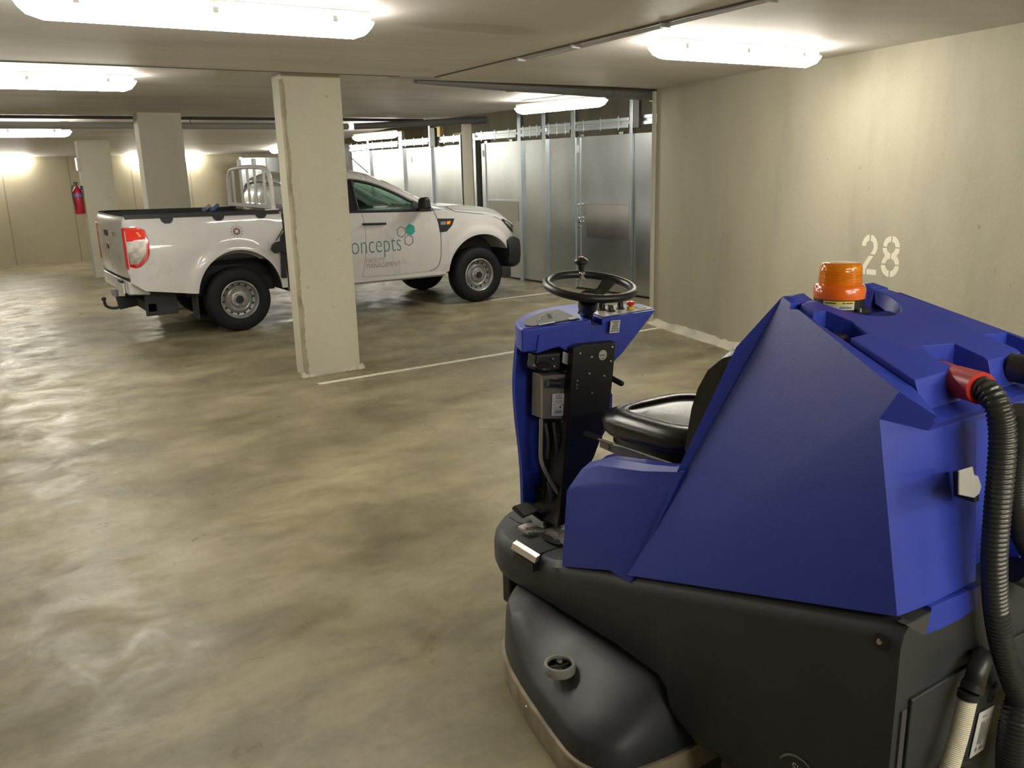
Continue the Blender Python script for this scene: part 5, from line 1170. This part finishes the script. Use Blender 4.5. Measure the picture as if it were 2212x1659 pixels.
for k in range(4): flat([(1181 + k * 1.5, 678 + k * 2.6), (1188 + k * 1.5, 676.6 + k * 2.6), (1188.5 + k * 1.5, 677.4 + k * 2.6), (1181.5 + k * 1.5, 678.8 + k * 2.6)], 'display_print', 'inkg', .0065, par=dsp)
sw = flat([(1303, 684), (1281, 676), (1292, 665), (1345, 656), (1400, 662), (1410, 666)], 'switch_panel', 'creamtop', .003)
flat([(1371, 660), (1389, 660.5), (1397, 665), (1386, 667.5), (1366, 663)], 'panel_slot', 'black', .0045, par=sw)
for px_, py_, r_, h_ in ((1300, 671, .014, .03), (1319, 674, .013, .018), (1340, 669, .012, .035)):
    c_ = T(px_, py_); MB().lathe([(r_ * 1.4, 0), (r_ * 1.4, .006), (r_, .010), (r_ * .85, h_), (0, h_ + .002)], c_, (0, 0, 1), 16).build('switch', 'blackp', mc)
    MB().box(c_ + Vector((-.004, -.012, h_ * .8)), c_ + Vector((.004, .012, h_ + .010))).build('switch_grip', 'blackp', mc, bevel=.002)
c_ = T(1362, 669); MB().lathe([(.014, 0), (.014, .014), (0, .014)], c_, (0, 0, 1), 20).build('button_collar', 'yellow', mc)
MB().lathe([(.009, .010), (.009, .016), (.0155, .020), (.0165, .026), (.013, .032), (0, .034)], c_, (0, 0, 1), 20).build('emergency_button', 'redbutton', mc)
# steering column and wheel
wc = P(1274, 618, y=2.385)
# wheel plane: fit tilt toward driver
nW = Vector((0, -.17, 1)).normalized()
Rw = .155
u_ = Vector((1, 0, 0)); v_ = nW.cross(u_).normalized()
pts = [wc + u_ * Rw * math.cos(a) + v_ * Rw * math.sin(a) for a in [2 * math.pi * k / 56 for k in range(57)]]
wheel_ = MB().tube(pts, .0145, 14, False).build('steering_wheel', 'blackp', mc)
hub_c = wc - nW * .045
sp_ = MB().lathe([(0, .010), (.036, .008), (.04, 0), (0, 0)], hub_c, nW, 24)
for a in (20, 150, 265):
    d_ = u_ * math.cos(math.radians(a)) + v_ * math.sin(math.radians(a)); s_ = nW.cross(d_)
    a0_, a1_ = hub_c + d_ * .03, wc + d_ * (Rw - .008) 
    mid = hub_c + d_ * (Rw * .62) + nW * .012
    for q0, q1, w0, w1 in ((a0_, mid, .028, .024), (mid, a1_, .024, .030)):
        sp_.prism([q0 - s_ * w0, q0 + s_ * w0, q1 + s_ * w1, q1 - s_ * w1], nW * .006)
o_ = sp_.build('wheel_spokes', 'blackp', mc, bevel=.003); o_.parent = wheel_
MB().lathe([(0, .014), (.024, .014), (.028, .008), (.03, 0)], hub_c, nW, 24).build('wheel_hub_cap', 'inkg', mc).parent = wheel_
kb = P(1264, 596, y=wc.y + .185); kb = wc + v_ * .139 + u_ * .069
MB().hull([kb + u_ * a + v_ * b_ + nW * c for a in (-.016, .016) for b_ in (-.016, .016) for c in (-.02, .013)]).build('knob_clamp', 'chrome', mc, bevel=.006).parent = wheel_
MB().lathe([(.010, .010), (.010, .02), (.013, .026), (.012, .036)], kb, (0, 0, 1), 16).build('knob_stem', 'blackp', mc).parent = wheel_
kn = MB().lathe([(.0, .033), (.012, .034), (.021, .038), (.026, .045), (.026, .051), (.020, .059), (.010, .063), (0, .064)], kb, (0, 0, 1), 24).build('spinner_knob', 'blackp', mc)
MB().lathe([(.009, .063), (.008, .066), (0, .0665)], kb, (0, 0, 1), 16).build('knob_cap', 'redbutton', mc).parent = kn
cb = T(1268, 682)
MB().tube([hub_c, hub_c.lerp(cb, .45)], .036, 18).tube([hub_c.lerp(cb, .4), cb - (hub_c - cb) * .6], .022, 16).build('steering_column', 'blackp', mc)
MB().tube([T(1250, 676, .01), hub_c + Vector((-.03, 0, -.02))], .004, 6).build('column_cable', 'cable', mc)
# black column plate with screws, sticker
YP = 2.365
pl = [Q(1238, 752, YP), Q(1256, 745, YP), Q(1331, 738, YP), Q(1326, 800, YP), Q(1316, 900, YP), Q(1285, 985, YP), Q(1250, 1060, YP), Q(1225, 1130, YP), Q(1205, 1140, YP), Q(1225, 960, YP)]
plate_ = MB().prism(pl, (0, .11, 0)).build('column_plate', 'black', mc, bevel=.005)
MB().prism([Q(1238, 756, YP - .001), Q(1226, 762, YP + .03), Q(1212, 960, YP + .03), Q(1196, 1135, YP + .03), Q(1206, 1140, YP), Q(1225, 960, YP)], (0, .08, 0)).build('column_flange', 'black', mc)
for px_, py_ in ((1252.5, 763), (1322, 749), (1277, 771), (1318, 780), (1272, 807), (1304, 812), (1246.5, 823), (1246, 831.5), (1245, 839), (1277.5, 848.5)):
    MB().lathe([(0, .005), (.004, .0045), (.0055, .002), (.0055, 0)], Q(px_, py_, YP - .0005), (0, -1, 0), 12).build('plate_screw', 'chrome', mc)
s0 = Q(1302, 767, YP - .001)
rs = MB().lathe([(0, .001), (.019, .001), (.019, 0)], s0, (0, -1, 0), 32).build('round_sticker', 'label', mc)
for r_ in (.016, .0115):
    o_ = MB().lathe([(r_, .0014), (r_ - .001, .0014)], s0, (0, -1, 0), 32).build('sticker_ring', 'inkg', mc); o_.parent = rs
for dx, dz, w0, h0 in ((-.007, 0, .014, .0035), (-.002, -.013, .004, .003), (-.0145, .002, .003, .003)):
    o_ = MB().box(s0 + Vector((dx, -.0018, dz - h0 / 2)), s0 + Vector((dx + w0, -.001, dz + h0 / 2))).build('sticker_print', 'ink', mc); o_.parent = rs
MB().tube([Q(1315, 813, YP + .03), Q(1342, 828, YP - .01)], .0115, 12).ball(Q(1342, 828, YP - .01), .0115, 10).build('console_lever', 'blackp', mc)
# controller box left of the plate
YB = 2.40
MB().prism([Q(1174, 812, YB), Q(1224, 808, YB), Q(1221, 905, YB), Q(1172, 905, YB)], (0, .07, 0)).build('controller_box', 'ctrlbox', mc, bevel=.002)
MB().prism([Q(1173, 812, YB), Q(1155, 803, YB + .07), Q(1155, 897, YB + .07), Q(1172, 905, YB)], (0, .01, 0)).build('controller_side', 'tube', mc)
def label(quad, y, nm, lines, m='label', par=mc):
    q4 = [Q(*q, y) for q in quad]; lo = MB().prism(q4, (0, -.0008, 0)).build(nm, m, par, smooth=False)
    for u0, u1, v0, v1, mm in lines:
        o_ = MB().prism([on_quad(q4, u0, v0), on_quad(q4, u1, v0), on_quad(q4, u1, v1), on_quad(q4, u0, v1)], (0, -.0014, 0)).build('label_print', mm, par, smooth=False); o_.parent = lo
    return lo
label([(1193, 851), (1220, 850), (1218, 898), (1191, 898)], YB - .003, 'rating_label',
      [(.3, .75, .92, .95, 'inkg'), (.3, .75, .86, .89, 'inkg'), (.25, .8, .78, .81, 'ink'), (.3, .7, .70, .72, 'inkg'), (.2, .85, .65, .67, 'inkg'), (.25, .8, .60, .62, 'inkg'), (.35, .6, .56, .58, 'inkg'), (.1, .3, .49, .52, 'inkg'), (.72, .92, .49, .53, 'inkg'), (.12, .5, .36, .38, 'inkg'), (.6, .72, .35, .44, 'ink'), (.25, .75, .27, .29, 'inkg'), (.25, .75, .23, .25, 'ink'), (.2, .82, .14, .19, 'ink'), (.15, .85, .07, .09, 'inkg')])
label([(1216, 759), (1232, 765), (1230, 790), (1214, 783)], 2.392, 'small_grey_label', [(.3, .8, .85, .88, 'inkg'), (.35, .7, .74, .77, 'inkg'), (.2, .8, .6, .63, 'inkg'), (.3, .7, .5, .53, 'inkg'), (.25, .75, .3, .33, 'inkg'), (.3, .7, .2, .23, 'inkg')], 'labelg')
label([(1319, 693), (1340, 691), (1337, 718), (1316, 720)], YF - .0165, 'warning_text_label', [(.15, .9, .86, .92, 'ink'), (.3, .8, .72, .78, 'ink'), (.25, .85, .58, .64, 'ink'), (.2, .8, .44, .50, 'ink'), (.15, .9, .30, .36, 'ink'), (.1, .95, .14, .20, 'ink')])
MB().prism([Q(1160, 765, YB - .005), Q(1215, 760, YB - .005), Q(1212, 800, YB - .005), Q(1185, 806, YB - .005), Q(1156, 800, YB - .005)], (0, .06, 0)).build('motor_cover', 'black', mc, bevel=.012)
MB().lathe([(0, .012), (.012, .012), (.03, .004), (.032, 0)], Q(1172, 790, YB - .01), (0, -.3, 1), 20).build('cable_gland', 'blackp', mc)
for px_, py_ in ((1193, 776), (1196, 792), (1220, 803), (1218, 828), (1215, 911)): MB().lathe([(0, .004), (.0045, .003), (.0045, 0)], Q(px_, py_, YB - .012), (0, -1, 0), 10).build('cover_screw', 'chrome', mc)
MB().tube([Q(1183, 827, YB - .02), Q(1207, 829, YB - .02)], .0135, 12).build('cable_plug', 'blackp', mc)
MB().hull([Q(*q, YB - .005) for q in ((1206, 818), (1222, 816), (1222, 838), (1208, 838))] + [Q(*q, YB - .02) for q in ((1206, 818), (1220, 816), (1220, 838), (1208, 838))]).build('plug_socket', 'black', mc, bevel=.002)
MB().tube(catmull([Q(1169, 905, YB + .01), Q(1168, 960, YB + .01), Q(1168, 985, YB + .01), Q(1172, 1005, YB), Q(1187, 1035, YB), Q(1205, 1065, YB - .01)], 6), .0075, 10).build('conduit', 'tube', mc)
MB().prism([Q(*q, YF + .06) for q in ((1180, 780), (1240, 760), (1236, 960), (1200, 1140), (1180, 1140), (1176, 870))], (0, .02, 0)).build('recess_back', 'black', mc)
for a0_, a1_, r_ in (((1178, 915), (1182, 990), .006), ((1195, 912), (1206, 1000), .006), ((1186, 1040), (1196, 1090), .012)):
    MB().tube(catmull([Q(*a0_, YF + .03), Q(a0_[0] + 6, (a0_[1] + a1_[1]) / 2, YF + .01), Q(*a1_, YF + .03)], 6), r_, 8).build('cable_loom', 'cable', mc)
MB().box(Q(1176, 1118, 2.46), Q(1238, 1040, 2.46) + Vector((0, .12, 0))).build('steering_fork', 'black', mc, bevel=.01)
clean()
